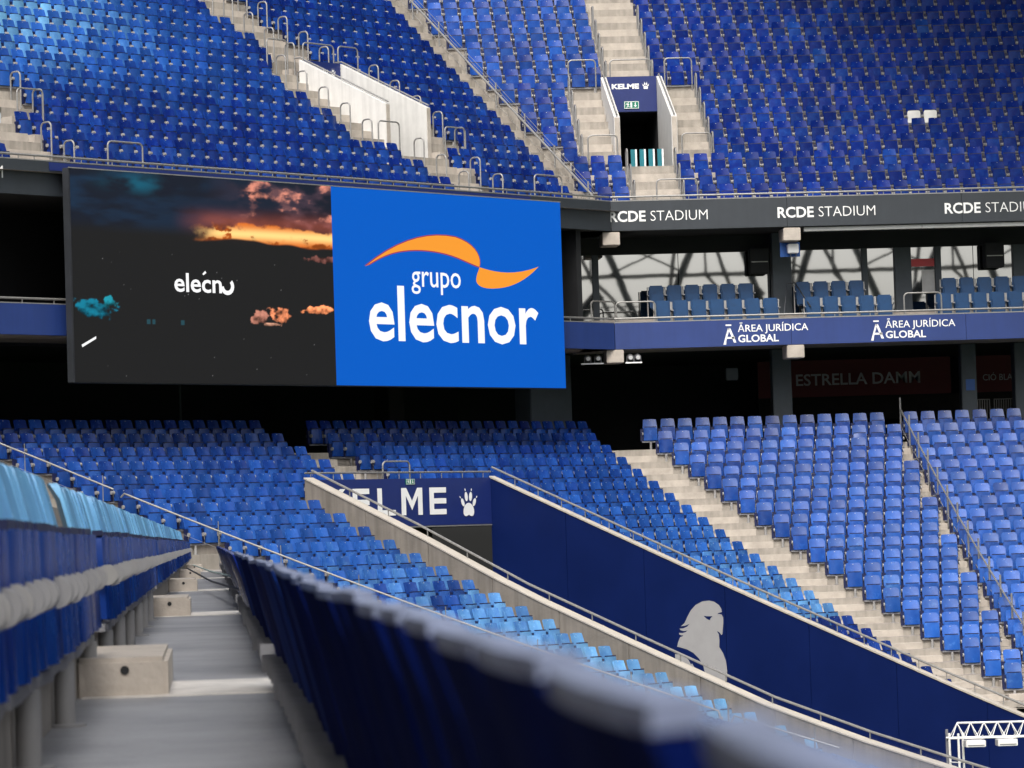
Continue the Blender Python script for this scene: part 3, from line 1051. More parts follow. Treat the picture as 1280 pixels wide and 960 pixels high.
# ------------------------------------------------------------------ fascias
def fascia(F, a, b, z0, z1, m_, name, label, th=0.14, w=WF, segs=None, cat='fascia'):
    g = empty(name, F((a + b) / 2, w, z0), label, cat)
    n = segs or max(1, int(round((b - a) / 4.9)))
    for i in range(n):
        x0 = a + (b - a) * i / n; x1 = a + (b - a) * (i + 1) / n - 0.008
        MB().box(F, x0, x1, w - th, w, z0, z1).build('fascia_panel', M[m_], g, bevel=0.006)
    return g
XB = FA(tF, WF, 0).x
fe = fascia(FE, XB + 0.004, 46, 8.32, 9.14, 'fascia', 'stadium_fascia', 'charcoal fascia lettered RCDE STADIUM along the front of the upper end stand')
fc = fascia(FA, -16, tF - 0.004, 8.32, 9.14, 'fascia', 'stadium_fascia', 'charcoal fascia of the corner running behind the top of the big screen')
X_S = [11.30, 16.03, 20.76, 25.5, 30.2]
for x in X_S:
    text_on('lettering', 'RCDE', FE, x + 0.02, WF, 8.58, 0.30, M['letter'], fe, bold=0.022, width=1.02)
    text_on('lettering', 'STADIUM', FE, x + 1.18, WF, 8.58, 0.30, M['letter'], fe, bold=-0.012, width=1.60)
text_on('lettering', 'RCDE STADIUM', FA, -11.2, WF, 8.68, 0.30, M['letter'], fc, bold=0.0, width=2.85)
MB().box(FA, -6.9, 10.6, WF + 0.002, WF + 0.02, 8.93, 9.12).build('blue_tarpaulin', M['sign_navy'], fc)
# low front rail with stub posts
def low_rail(F, a, b, z, label, w=WF - 0.06, step=0.5):
    g = empty('edge_rail', F((a + b) / 2, w, z), label, 'railing')
    MB().tube([F(a, w, z + 0.13), F(b, w, z + 0.13)], 0.028, 8).build('rail', M['steel'], g, smooth=True)
    MB().box(F, a, b, w - 0.02, w + 0.055, z + 0.003, z + 0.03).build('base_strip', M['steel'], g)
    proto = None
    x = a + 0.2
    while x < b:
        if proto is None:
            proto = MB().tube([Vector((0, 0, 0.02)), Vector((0, 0, 0.12))], 0.014, 6).mesh('post', M['steel'], True)
        o = bpy.data.objects.new('post', proto); COL.objects.link(o)
        o.parent = g
        o.location = F(x, w, z) - g.location
        x += step
    return g
low_rail(FE, XB, 29, 9.14, 'low steel rail along the top of the charcoal RCDE STADIUM fascia')
low_rail(FA, -12, tF, 9.14, 'low steel rail along the fascia right above the big screen')
# light strip under the end stand fascia
ls = empty('light_strip', FE(25, 1.7, 8.25), 'pale metal strip running under the RCDE STADIUM fascia', 'light strip')
for i in range(6):
    x0 = 16.8 + i * 3.35
    MB().box(FE, x0, x0 + 3.34, 1.62, 1.82, 8.19, 8.30).build('strip_length', M['plate'], ls, bevel=0.008)

me_ = fascia(FE, XB + 0.004, 46, 5.02, 5.75, 'fascia_blue', 'box_fascia', 'blue fascia with two white legal firm logos below the hospitality boxes')
mc_ = fascia(FA, -16, tF - 0.004, 5.02, 5.75, 'fascia_blue', 'box_fascia', 'blue fascia of the corner cut off by the big screen')
def sans_serif_logo(x):
    text_on('lettering', 'ĀREA JURÍDICA', FE, x + 0.42, WF, 5.415, 0.205, M['letter'], me_, bold=0.004, width=1.98)
    text_on('lettering', 'GLOBAL', FE, x + 0.42, WF, 5.13, 0.205, M['letter'], me_, bold=0.02, width=1.14)
    pl = lambda a, b, c_: FE(x + a, WF + c_, 5.07 + b)
    poly_on('letter_emblem', [[(0.0, 0.0), (0.075, 0.0), (0.085, 0.10), (0.19, 0.45), (0.14, 0.45)],
                              [(0.14, 0.455), (0.21, 0.455), (0.37, 0.05), (0.30, 0.05), (0.18, 0.36)],
                              [(0.10, 0.16), (0.32, 0.16), (0.33, 0.215), (0.11, 0.215)],
                              [(0.08, 0.52), (0.24, 0.52), (0.24, 0.56), (0.08, 0.56)]], pl, M['letter'], me_)
for x in (14.40, 18.56, 23.0):
    sans_serif_logo(x)

# ------------------------------------------------------------------ big screen
SW = 2.42
scr = empty('video_screen', FA(2.3, 2.4, 3.9), 'huge video screen, dark sunset picture on one half and blue elecnor logo on the other', 'screen')
T0, T1, TM, SZ0, SZ1 = -6.67, 11.29, 2.255, 3.90, 8.955
MB().box(FA, T0 - 0.02, T1 + 0.02, SW - 0.26, SW - 0.03, SZ0 - 0.02, SZ1 + 0.02).build('housing', M['dark_steel'], scr, bevel=0.02)
MB().box(FA, T0 - 0.03, T1 + 0.03, SW - 0.029, SW + 0.0, SZ1 + 0.003, SZ1 + 0.03).build('top_trim', M['steel'], scr)
# picture half
nx, nz = 440, 260
gx = np.linspace(0, 1, nx); gz = np.linspace(0, 1, nz)
GX, GZ = np.meshgrid(gx, gz)
def vnoise(x, y, seed):
    r = np.random.default_rng(seed).random((64, 64))
    xi, yi = np.floor(x).astype(int), np.floor(y).astype(int)
    fx, fy = x - xi, y - yi
    fx = fx * fx * (3 - 2 * fx); fy = fy * fy * (3 - 2 * fy)
    g = lambda a, b: r[a % 64, b % 64]
    return (g(xi, yi) * (1 - fx) + g(xi + 1, yi) * fx) * (1 - fy) + (g(xi, yi + 1) * (1 - fx) + g(xi + 1, yi + 1) * fx) * fy
def fbm(x, y, seed, o=5):
    s = 0; a = 0.5
    for i in range(o):
        s = s + a * vnoise(x * 2 ** i, y * 2 ** i, seed + i); a *= 0.5
    return s
def sm(a, b, v):
    t = np.clip((v - a) / (b - a), 0, 1); return t * t * (3 - 2 * t)
n1 = fbm(GX * 5, GZ * 12, 1); n2 = fbm(GX * 11 + 3, GZ * 16, 20); n3 = fbm(GX * 22, GZ * 26, 40)
n4 = fbm(GX * 30 + 5, GZ * 28, 60, 5); n5 = fbm(GX * 60, GZ * 50 + 2, 80, 4)
pic = np.zeros((nz, nx, 3))
base = np.array([0.0145, 0.0145, 0.0150])
pic[:] = base
# cloud deck: navy at one side, violet at the other
deck = sm(0.70, 0.78, GZ)[..., None]
cl_l = np.array([0.012, 0.030, 0.065]); cl_d = np.array([0.010, 0.014, 0.026]); cl_v = np.array([0.085, 0.050, 0.070])
cloud = cl_d + (cl_l - cl_d) * sm(0.38, 0.62, n1)[..., None] * (1 - GX[..., None]) + (cl_v - cl_d) * (sm(0.35, 0.65, n2) * sm(0.45, 0.95, GX))[..., None]
pic = pic * (1 - deck) + cloud * deck
teal = np.exp(-((GX - 0.24) / 0.10) ** 2 - ((GZ - 0.95) / 0.045) ** 2) * sm(0.3, 0.7, n2)
pic += teal[..., None] * np.array([0.0, 0.10, 0.16])
# burning band over a ridge
ridge = 0.685 + 0.022 * np.exp(-((GX - 0.60) / 0.055) ** 2) + 0.010 * np.exp(-((GX - 0.70) / 0.05) ** 2) + 0.004 * np.sin(GX * 40) * sm(0.4, 0.6, GX) - 0.012 * sm(0.8, 0.95, GX)
topb = 0.770 + 0.05 * (n4 - 0.5) + 0.010 * np.sin(GX * 9) - 0.03 * sm(0.80, 1.0, GX) + 0.05 * (n2 - 0.5)
band = sm(0, 0.012, GZ - ridge) * (1 - sm(0, 0.02, GZ - topb)) * sm(0.44, 0.56, GX + 0.08 * (n4 - 0.5)) 
hot = np.clip(sm(0.32, 0.58, n3 + 0.25 * (1 - np.abs(GZ - 0.74) / 0.05)), 0, 1)
core = sm(0.42, 0.62, hot * 0.5 + n4 * 0.5) * np.exp(-((GZ - 0.735) / 0.028) ** 2)
pic = pic * (1 - band[..., None]) + band[..., None] * (np.array([0.80, 0.17, 0.02]) * (0.35 + 0.65 * hot[..., None]) + np.array([0.5, 0.62, 0.25]) * core[..., None])
glow = np.exp(-((GZ - 0.79) / 0.045) ** 2) * sm(0.36, 0.55, GX) * (0.4 + 0.6 * n2)
pic += glow[..., None] * np.array([0.30, 0.060, 0.018]) * (1 - band[..., None])
# pink torn clouds
rag = sm(0.60, 0.70, n2 + 0.10 * n3 + 0.22 * np.exp(-((GX - 0.73) / 0.07) ** 2 - ((GZ - 0.90) / 0.06) ** 2) + 0.16 * np.exp(-((GX - 0.70) / 0.06) ** 2 - ((GZ - 0.835) / 0.02) ** 2) + 0.18 * np.exp(-((GX - 0.96) / 0.05) ** 2 - ((GZ - 0.84) / 0.03) ** 2)) * sm(0.62, 0.68, GX) * sm(0.80, 0.83, GZ)
pic += rag[..., None] * np.array([0.70, 0.24, 0.14]) * (0.12 + 1.1 * sm(0.35, 0.7, n4 * 0.6 + n5 * 0.4)[..., None])
# lower cloud scraps
def scrap(cx, cz, sx, sz, col, th=0.52, amp=1.0):
    global pic
    m = np.exp(-(((GX - cx) / sx) ** 2 + ((GZ - cz) / sz) ** 2) ** 1.3)
    k = sm(th, th + 0.12, m * 0.50 + n4 * 0.62 + n5 * 0.45 - 0.28)
    k = k * sm(0.05, 0.25, m)
    lum = 0.25 + 1.5 * sm(0.3, 0.7, n5 * 0.6 + n4 * 0.4 + (GZ - cz) / sz * 0.15)
    pic = pic * (1 - k[..., None]) + k[..., None] * np.array(col) * lum[..., None] * amp
scrap(0.075, 0.345, 0.085, 0.05, (0.004, 0.13, 0.20), 0.45)
scrap(0.13, 0.375, 0.03, 0.035, (0.01, 0.20, 0.26), 0.45)
scrap(0.70, 0.325, 0.04, 0.045, (0.42, 0.17, 0.12), 0.50)
scrap(0.79, 0.35, 0.05, 0.05, (0.75, 0.24, 0.11), 0.52)
scrap(0.74, 0.295, 0.05, 0.012, (0.60, 0.30, 0.20), 0.52)
scrap(0.94, 0.375, 0.07, 0.022, (0.95, 0.30, 0.12), 0.45)
scrap(0.97, 0.63, 0.07, 0.018, (0.16, 0.06, 0.05), 0.42)
for cx in (0.272, 0.292, 0.40):
    k = (np.abs(GX - cx) < 0.006) & (np.abs(GZ - 0.29) < 0.012)
    pic[k] = (0.02, 0.07, 0.09)
for i in range(26):
    a, b = rng.integers(6, nx - 6), rng.integers(6, int(nz * 0.66))
    pic[b, a] += rng.random() * 0.35
pv = []
for j in range(nz):
    z = SZ0 + (SZ1 - SZ0) * gz[j]
    for i in range(nx):
        pv.append(tuple(FA(T0 + (TM - T0) * gx[i], SW, z)))
pf = [(j * nx + i, j * nx + i + 1, (j + 1) * nx + i + 1, (j + 1) * nx + i) for j in range(nz - 1) for i in range(nx - 1)]
pme = bpy.data.meshes.new('sunset_picture')
pme.from_pydata(pv, [], pf)
pme.materials.append(M['scr_pic'])
pa = pme.attributes.new('picture', 'FLOAT_COLOR', 'POINT')
pc = np.ones((nz * nx, 4), dtype=np.float32); pc[:, :3] = np.clip(pic, 0, 2).reshape(-1, 3)
pa.data.foreach_set('color', pc.ravel())
po = bpy.data.objects.new('sunset_picture', pme); COL.objects.link(po)
po.parent = scr; po.matrix_parent_inverse = Matrix.Translation(-scr.location)
MB().quad([FA(TM, SW, SZ0), FA(T1, SW, SZ0), FA(T1, SW, SZ1), FA(TM, SW, SZ1)]).build('blue_picture', M['scr_blue'], scr)
pls = lambda a, b, c_: FA(a, SW + c_, b)
def rimmed(name, ring, off=0.03):
    poly_on(name, [ring], pls, M['scr_orange'], scr, 0.010)
    cx = sum(p[0] for p in ring) / len(ring); cz = sum(p[1] for p in ring) / len(ring)
    out = []
    n = len(ring)
    for i in range(n):
        a = ring[i - 1]; b = ring[(i + 1) % n]
        dx, dz_ = b[0] - a[0], b[1] - a[1]
        l = math.hypot(dx, dz_) or 1
        out.append((ring[i][0] + off * dz_ / l, ring[i][1] - off * dx / l))
    poly_on(name + '_outline', [out], pls, M['scr_rim'], scr, 0.005)
sw1 = bez([((3.43, 6.95), (4.6, 7.25), (5.9, 7.85), (7.2, 7.23)), ((7.2, 7.23), (7.5, 7.16), (7.65, 7.12), (7.86, 7.10)),
           ((7.86, 7.10), (7.95, 7.35), (7.75, 7.65), (6.9, 7.82)), ((6.9, 7.82), (5.9, 7.98), (4.9, 7.75), (3.43, 6.95))], 12)
sw1 = bez([((3.43, 6.95), (3.9, 7.16), (4.3, 7.34), (4.9, 7.41)), ((4.9, 7.41), (5.6, 7.50), (6.4, 7.45), (7.0, 7.31)), ((7.0, 7.31), (7.4, 7.21), (7.6, 7.15), (7.87, 7.09)),
           ((7.87, 7.09), (7.98, 7.35), (7.75, 7.70), (6.95, 7.84)), ((6.95, 7.84), (5.9, 7.95), (4.7, 7.70), (3.43, 6.95))], 9)
sw2 = bez([((7.87, 7.08), (8.4, 6.98), (9.2, 6.86), (10.29, 7.17)), ((10.29, 7.17), (9.7, 6.75), (9.1, 6.56), (8.45, 6.53)), ((8.45, 6.53), (7.95, 6.50), (7.66, 6.60), (7.74, 6.80)), ((7.74, 6.80), (7.78, 6.95), (7.86, 7.0), (7.87, 7.08))], 9)
rimmed('swoosh', sw1); rimmed('swoosh', sw2)
def scr_text(body, t, z, capx, width, bold, m_='scr_white', rise=0.010, nm='lettering'):
    """capx: height of a capital"""
    return text_on(nm, body, FA, t, SW, z, capx, M[m_], scr, bold=bold, width=width, rise=rise)
scr_text('elecnor', 3.52, 5.095, 1.46, 6.70, 0.016)
scr_text('grupo', 5.18, 6.50, 0.62, 1.93, 0.004)
scr_text('elecn', -3.36, 6.135, 0.47, 1.62, 0.016)
arc = [(-1.55 + 0.235 * math.cos(a), 6.30 + 0.215 * math.sin(a)) for a in np.linspace(math.pi * 1.02, math.pi * 2.25, 14)]
arc2 = [(-1.55 + 0.125 * math.cos(a), 6.305 + 0.115 * math.sin(a)) for a in np.linspace(math.pi * 2.25, math.pi * 1.02, 14)]
poly_on('lettering', [arc + arc2, [(-2.40, 6.58), (-2.30, 6.66), (-2.26, 6.61), (-2.36, 6.55)], [(-6.43, 4.72), (-5.98, 4.93), (-5.98, 4.99), (-6.45, 4.78)]], pls, M['scr_white'], scr, 0.010)

# ------------------------------------------------------------------ hospitality box level
boxlv = empty('box_level', FE(20, 0, 5), kind='structure')
mb = MB()
# slabs and dark linings, end stand
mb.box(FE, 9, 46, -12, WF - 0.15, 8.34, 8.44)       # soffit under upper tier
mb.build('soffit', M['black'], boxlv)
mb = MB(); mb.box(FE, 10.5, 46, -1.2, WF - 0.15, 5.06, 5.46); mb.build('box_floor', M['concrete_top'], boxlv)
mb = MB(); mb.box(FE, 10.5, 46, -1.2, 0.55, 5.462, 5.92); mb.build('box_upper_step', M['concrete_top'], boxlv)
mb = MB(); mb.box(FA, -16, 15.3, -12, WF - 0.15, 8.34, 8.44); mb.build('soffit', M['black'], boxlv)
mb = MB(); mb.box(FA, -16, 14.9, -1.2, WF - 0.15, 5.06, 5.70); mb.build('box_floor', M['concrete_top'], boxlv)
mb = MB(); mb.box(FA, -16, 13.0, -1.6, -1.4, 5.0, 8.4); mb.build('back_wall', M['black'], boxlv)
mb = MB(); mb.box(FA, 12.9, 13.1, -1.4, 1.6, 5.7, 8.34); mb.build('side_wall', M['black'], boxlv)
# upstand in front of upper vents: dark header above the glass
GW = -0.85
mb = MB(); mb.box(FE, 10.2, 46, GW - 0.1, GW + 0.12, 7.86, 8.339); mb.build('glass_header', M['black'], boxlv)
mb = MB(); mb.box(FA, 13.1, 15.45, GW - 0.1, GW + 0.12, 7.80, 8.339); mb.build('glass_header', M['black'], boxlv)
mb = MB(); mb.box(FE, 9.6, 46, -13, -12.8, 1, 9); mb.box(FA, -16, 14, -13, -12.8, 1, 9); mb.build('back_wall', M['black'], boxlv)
win = empty('box_glazing', FE(16, GW, 5.9), 'mirror-like window wall of the hospitality boxes reflecting sky and roof trusses', 'window')
PX = [(10.35, 11.08), (11.26, 13.55), (13.57, 16.2), (16.75, 18.86), (19.02, 19.80), (20.28, 20.98), (21.16, 22.1), (22.12, 23.25), (23.8, 26.5), (26.7, 29.5)]
for a, b in PX:
    MB().box(FE, a, b, GW - 0.02, GW, 5.93, 7.87).build('pane', M['glass'], win)
MB().box(FA, 13.15, 14.4, GW - 0.02, GW, 5.70, 7.81).build('pane', M['glass'], win)
MB().box(FA, 14.55, 15.2, GW - 0.02, GW, 5.70, 7.81).build('pane', M['glass'], win)
for a, b, th in ((11.08, 11.26, .10), (18.86, 19.02, .10), (19.80, 20.28, .14), (20.98, 21.16, .10), (23.25, 23.8, .12), (26.5, 26.7, .1)):
    MB().box(FE, a, b, GW - 0.05, GW + th, 5.925, 7.858).build('mullion', M['column'], win, bevel=0.01)
MB().box(FA, 14.4, 14.55, GW - 0.05, GW + 0.08, 5.705, 7.80).build('mullion', M['column'], win)
MB().box(FE, 20.30, 20.97, GW + 0.001, GW + 0.02, 7.30, 7.52).build('red_sticker', mat('red_sticker', (0.55, 0.02, 0.03), 0.4), win)
MB().box(FE, 20.60, 20.97, GW + 0.001, GW + 0.018, 6.55, 7.20).build('notice_sheet', M['plate'], win)
# columns
def column(F, a, b, w0, w1, z0, z1, label, m_='column'):
    o = MB().box(F, a, b, w0, w1, z0, z1).build('column', M[m_], None, bevel=0.02)
    tag(o, label, 'column'); return o
column(FE, 16.20, 16.74, -0.75, -0.30, 5.93, 8.335, 'dark square column between the two groups of teal box seats')
column(FE, 16.18, 16.73, -1.4, -0.9, 2.2, 5.04, 'slate column under the blue fascia at the near end of the dark red banner')
column(FE, 21.68, 22.12, -1.4, -1.0, 2.2, 5.04, 'slate column with a small blue notice between the dark red banners')
column(FE, 23.22, 23.9, -1.4, -0.9, 2.2, 5.04, 'dark column at the edge of the picture beyond the crowd barriers')
column(FA, 13.80, 15.62, -1.6, -1.0, 2.2, 5.04, 'wide grey column under the corner of the big screen')
column(FA, 11.15, 11.80, -4.6, -4.0, 2.2, 5.04, 'narrow brownish pillar deep in the dark gap under the big screen', 'brick')
nt_ = MB().box(FE, 21.80, 22.06, -0.998, -0.985, 3.70, 4.02).build('notice', M['cctv_blue'], None)
tag(nt_, 'small blue notice fixed low on the slate column', 'sign')
# dark concourse
conc = empty('concourse', FE(15, -5, 2.2), kind='structure')
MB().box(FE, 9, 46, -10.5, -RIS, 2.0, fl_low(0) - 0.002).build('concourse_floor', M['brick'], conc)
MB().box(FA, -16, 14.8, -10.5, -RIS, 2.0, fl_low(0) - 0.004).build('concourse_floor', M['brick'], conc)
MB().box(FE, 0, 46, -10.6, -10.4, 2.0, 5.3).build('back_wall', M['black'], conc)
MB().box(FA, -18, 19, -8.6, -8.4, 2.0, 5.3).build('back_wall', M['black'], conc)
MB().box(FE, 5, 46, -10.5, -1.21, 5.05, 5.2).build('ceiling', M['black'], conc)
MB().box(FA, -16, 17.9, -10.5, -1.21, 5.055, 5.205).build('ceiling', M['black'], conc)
bn = MB().box(FE, 16.9, 22.9, -8.72, -8.70, 3.90, 5.03).build('banner', M['red'], None)
tag(bn, 'long dark red ESTRELLA DAMM banner deep in the shadow under the blue fascia', 'banner')
text_on('lettering', 'ESTRELLA DAMM', FE, 18.08, -8.70, 4.26, 0.36, M['redtext'], bn, bold=0.014, width=3.86)
bn2 = MB().box(FE, 23.45, 25.0, -8.72, -8.70, 3.90, 5.03).build('banner', M['red'], None)
tag(bn2, 'short dark red banner with faint small lettering behind the crowd barriers', 'banner')
text_on('lettering', 'CIÓ BLAN', FE, 23.9, -8.70, 4.26, 0.20, M['redtext'], bn2, width=1.1)
wb_ = MB().box(FE, 16.9, 25, -8.75, -8.66, 3.15, 3.88).build('low_wall', M['brick'], None)
tag(wb_, 'low dark wall under the red banners in the shadowed concourse', 'wall')
# faint clutter of the dark concourse
pp = MB().tube([FA(2.0, -3.0, fl_low(0)), FA(2.0, -3.0, 5.0)], 0.03, 8).build('downpipe', M['column'], None, smooth=True)
tag(pp, 'thin grey pipe in the dark gap under the sunset half of the screen', 'pipe')
jb = MB().box(FE, 14.9, 15.25, -1.5, -1.3, 4.2, 4.55).build('junction_box', M['column'], None, bevel=0.02)
tag(jb, 'small dim box hanging in the shadow left of the slate column', 'box')
# crowd barriers
for i, (a, b) in enumerate(((22.30, 22.72), (22.86, 23.42))):
    g = empty('crowd_barrier', FE(a, -2.2, fl_low(0)), ['short grey crowd barrier standing beside the column with the blue notice', 'longer grey crowd barrier standing at the edge of the picture'][i], 'barrier', 'crowd barriers in the concourse')
    z0 = fl_low(0) + 0.12; z1 = fl_low(0) + 1.23
    MB().tube([FE(a, -2.2, z0 - 0.1), FE(a, -2.2, z1), FE(b, -2.2, z1), FE(b, -2.2, z0 - 0.1)], 0.02, 6).build('frame', M['steel'], g)
    nb = int((b - a) / 0.07)
    for q in range(nb):
        x = a + 0.04 + q * 0.07
        MB().tube([FE(x, -2.2, z0), FE(x + 0.03, -2.2, z1)], 0.010, 5).build('bar', M['steel'], g)
# box seats
def box_seat(F, x, w, z, label):
    e = empty('padded_seat', F(x, w, z), label, 'seat', 'padded seats of the hospitality boxes')
    def part(nm, m_, *a, bv=0.02):
        MB().box(F, *a).build(nm, M[m_], e, bevel=bv, smooth=True)
    part('backrest', 'box_seat', x + 0.03, x + 0.45, w - 0.02, w + 0.07, z + 0.38, z + 0.90, bv=0.035)
    part('seat_pad', 'box_seat', x + 0.04, x + 0.44, w + 0.08, w + 0.20, z + 0.22, z + 0.66, bv=0.04)
    for q in (x - 0.02, x + 0.455):
        MB().box(F, q, q + 0.035, w - 0.04, w + 0.24, z + 0.60, z + 0.63).build('armrest', M['bracket'], e)
        MB().box(F, q, q + 0.03, w - 0.02, w + 0.03, z + 0.0, z + 0.86).build('upright', M['hinge'], e)
spots = [('first', 'front', 12.60, 7, 1.00, 5.50), ('first', 'back', 12.53, 6, 0.20, 5.98), ('middle', 'front', 16.86, 5, 1.00, 5.50), ('middle', 'back', 16.72, 4, 0.20, 5.98), ('last', 'front', 20.60, 6, 1.00, 5.50), ('last', 'back', 20.92, 5, 0.20, 5.98)]
for gname, rw, x0, n, w, z in spots:
    for i in range(n):
        box_seat(FE, x0 + i * 0.51, w, z, 'padded teal blue seat, %s in the %s row of the %s window group' % (nth(i), rw, gname))
# rails and hoops on the box parapet
low_rail(FE, XB, 29, 5.75, 'thin steel rail along the blue fascia in front of the teal box seats', step=1.0)
low_rail(FA, -12, tF, 5.75, 'thin steel rail along the blue corner fascia beside the big screen', step=1.0)
hoop(FA, 13.95, 1.2, 5.72, 1.05, 0.70, 'x', 'steel hoop in the corner of the box level next to the big screen', None, 'guard_hoop')
hoop(FE, 11.48, 1.5, 5.60, 1.10, 0.76, 'x', 'steel hoop at the near end of the first row of teal box seats', None, 'guard_hoop')
hoop(FE, 19.62, 1.5, 5.60, 1.06, 0.80, 'x', 'steel hoop on the box level between middle and last group of teal seats', None, 'guard_hoop')
hoop(FA, -9.4, 1.6, 5.72, 0.95, 0.72, 'x', 'steel hoop on the dark box level at the left edge beyond the screen', None, 'guard_hoop')
# slanted stair rail beside column
sr_ = empty('stair_rail', FE(16.9, 0, 6), 'dark slanted rail beside the column between the box seat groups', 'handrail')
MB().tube([FE(16.3, 0.9, 5.9), FE(16.5, 0.3, 6.85), FE(16.75, 0.2, 6.85), FE(17.0, 1.3, 6.1)], 0.02, 6).build('rail', M['dark_steel'], sr_)
# concrete beam ends, camera box, spotlights
for i, (x, z, lab) in enumerate(((11.12, 7.93, 'pale concrete beam end under the bend of the charcoal fascia'), (16.20, 7.93, 'pale concrete beam end under the charcoal fascia above the white camera box'),
                                (11.12, 4.65, 'pale concrete beam end between the two spotlight clusters'), (16.19, 4.65, 'pale concrete beam end under the blue fascia beside the slate column'))):
    o = MB().box(FE, x, x + 0.48, WF - 0.9, WF + 0.02, z, z + 0.36).build('beam_end', M['concrete_step'], None, bevel=0.015)
    tag(o, lab, 'beam', 'concrete beam ends under the fascias')
cc = empty('camera_box', FE(16.4, 1.5, 7.6), 'white surveillance camera box on a blue panel hanging under the fascia', 'camera')
MB().box(FE, 16.18, 16.74, 1.30, 1.36, 7.52, 7.92).build('backing_panel', M['cctv_blue'], cc)
MB().box(FE, 16.36, 16.66, 1.40, 1.66, 7.60, 7.86).build('housing', M['letter'], cc, bevel=0.02)
MB().tube([FE(16.45, 1.5, 7.6), FE(16.45, 1.5, 7.50), FE(16.60, 1.5, 7.50), FE(16.60, 1.5, 7.6)], 0.015, 6).build('bracket', M['bracket'], cc)
for i, (x, lab) in enumerate(((15.55, 'black loudspeaker hanging beside the glass of the first box'), (22.35, 'black loudspeaker hanging beside the glass of the last box'))):
    o = MB().box(FE, x, x + 0.55, -0.7, -0.25, 7.18, 7.9).build('loudspeaker', M['black'], None, bevel=0.02)
    tag(o, lab, 'loudspeaker')
    MB().box(FE, x + 0.04, x + 0.51, -0.249, -0.24, 7.50, 7.53).build('trim_bar', M['steel'], o)
def spot_cluster(xa, xb, label):
    g = empty('spotlight_bar', FE(xa, 1.7, 4.7), label, 'spotlights', 'spotlight bars under the fascia bend')
    MB().box(FE, xa, xb, 1.75, 1.83, 4.63, 4.67).build('bar', M['letter'], g)
    for q in (0.30, 0.75):
        x = xa + (xb - xa) * q
        MB().tube([FE(x, 1.65, 4.84), FE(x, 1.90, 4.79)], 0.075, 12).build('lamp', M['bracket'], g, smooth=True)
        MB().tube([FE(x, 1.905, 4.79), FE(x, 1.912, 4.787)], 0.058, 12).build('lens', M['letter'], g)
        MB().tube([FE(x - 0.09, 1.75, 4.67), FE(x - 0.09, 1.75, 4.84), FE(x + 0.09, 1.75, 4.84), FE(x + 0.09, 1.75, 4.67)], 0.012, 5).build('yoke', M['bracket'], g)
spot_cluster(10.42, 11.05, 'white spotlight bar between the big screen and the concrete beam end')
spot_cluster(11.66, 12.12, 'white spotlight bar on the far side of the concrete beam end')

# ------------------------------------------------------------------ lower vomitory
def wall_run(F, t0, t1, pts, zbot, m_, parent, gap=0.012, name='wall_panel', n_per=1):
    for (wa, za), (wb_, zb_) in zip(pts[:-1], pts[1:]):
        top = [F(t0, wa + gap, za), F(t1, wa + gap, za), F(t1, wb_, zb_), F(t0, wb_, zb_)]
        bot = [F(t0, wa + gap, zbot), F(t1, wa + gap, zbot), F(t1, wb_, zbot), F(t0, wb_, zbot)]
        MB().prism(top, bot).build(name, M[m_], parent, bevel=0.006)
def resample(pts, n):
    L_ = [0]
    for a, b in zip(pts[:-1], pts[1:]): L_.append(L_[-1] + math.hypot(b[0] - a[0], b[1] - a[1]))
    out = []
    for i in range(n + 1):
        d = L_[-1] * i / n
        k = max(j for j in range(len(L_)) if L_[j] <= d + 1e-9); k = min(k, len(pts) - 2)
        f = (d - L_[k]) / (L_[k + 1] - L_[k])
        out.append((pts[k][0] + (pts[k + 1][0] - pts[k][0]) * f, pts[k][1] + (pts[k + 1][1] - pts[k][1]) * f))
    return out
LWP = [(4.126, 1.529), (7.561, 0.137), (11.018, -1.358), (14.424, -2.624), (18.049, -3.947), (20.598, -4.682), (22.525, -5.173), (24.5, -5.65)]
RWP = [(4.018, 1.465), (8.067, -0.098), (11.898, -1.578), (18.01, -3.849), (20.102, -4.597), (24.2, -5.95)]
lw = empty('vomitory_wall', FA(-0.7, 10, -4), 'long sloping bare concrete wall along the corner seats, steel rail on top', 'wall')
lo = [(a, b - 0.037) for a, b in LWP]
wall_run(FA, VL, VL + 0.30, resample(lo, 10), -8.5, 'concrete_wall', lw)
rs_ = resample(LWP, 16)
for a, b in zip(rs_[:-1], rs_[1:]):
    top = [FA(VL - 0.02, a[0], a[1]), FA(VL + 0.32, a[0], a[1]), FA(VL + 0.32, b[0] - 0.004, b[1]), FA(VL - 0.02, b[0] - 0.004, b[1])]
    MB().prism(top, [p - Vector((0, 0, 0.035)) for p in top]).build('coping', M['cap'], lw)
MB().tube([FA(VL + 0.28, a, b + 0.17) for a, b in LWP], 0.030, 8).build('rail', M['steel'], lw, smooth=True)
for a, b in resample(LWP, 16)[1:]:
    MB().tube([FA(VL + 0.28, a, b - 0.01), FA(VL + 0.28, a, b + 0.16)], 0.016, 6).build('rail_post', M['steel'], lw)
rw = empty('vomitory_wall', FA(VR, 10, -4), 'long navy wall panel carrying the grey bird head emblem', 'wall')
wall_run(FA, VR, VR + 0.12, resample([(a, b - 0.0) for a, b in RWP], 8), -8.5, 'navy', rw, gap=0.012)
rs_ = resample(RWP, 14)
for a, b in zip(rs_[:-1], rs_[1:]):
    top = [FA(VR - 0.02, a[0], a[1] + 0.045), FA(VR + 0.2, a[0], a[1] + 0.045), FA(VR + 0.2, b[0] - 0.004, b[1] + 0.045), FA(VR - 0.02, b[0] - 0.004, b[1] + 0.045)]
    MB().prism(top, [p - Vector((0, 0, 0.043)) for p in top]).build('coping', M['cap'], rw)
MB().tube([FA(VR + 0.10, a, b + 0.27) for a, b in RWP], 0.028, 8).build('rail', M['steel'], rw, smooth=True)
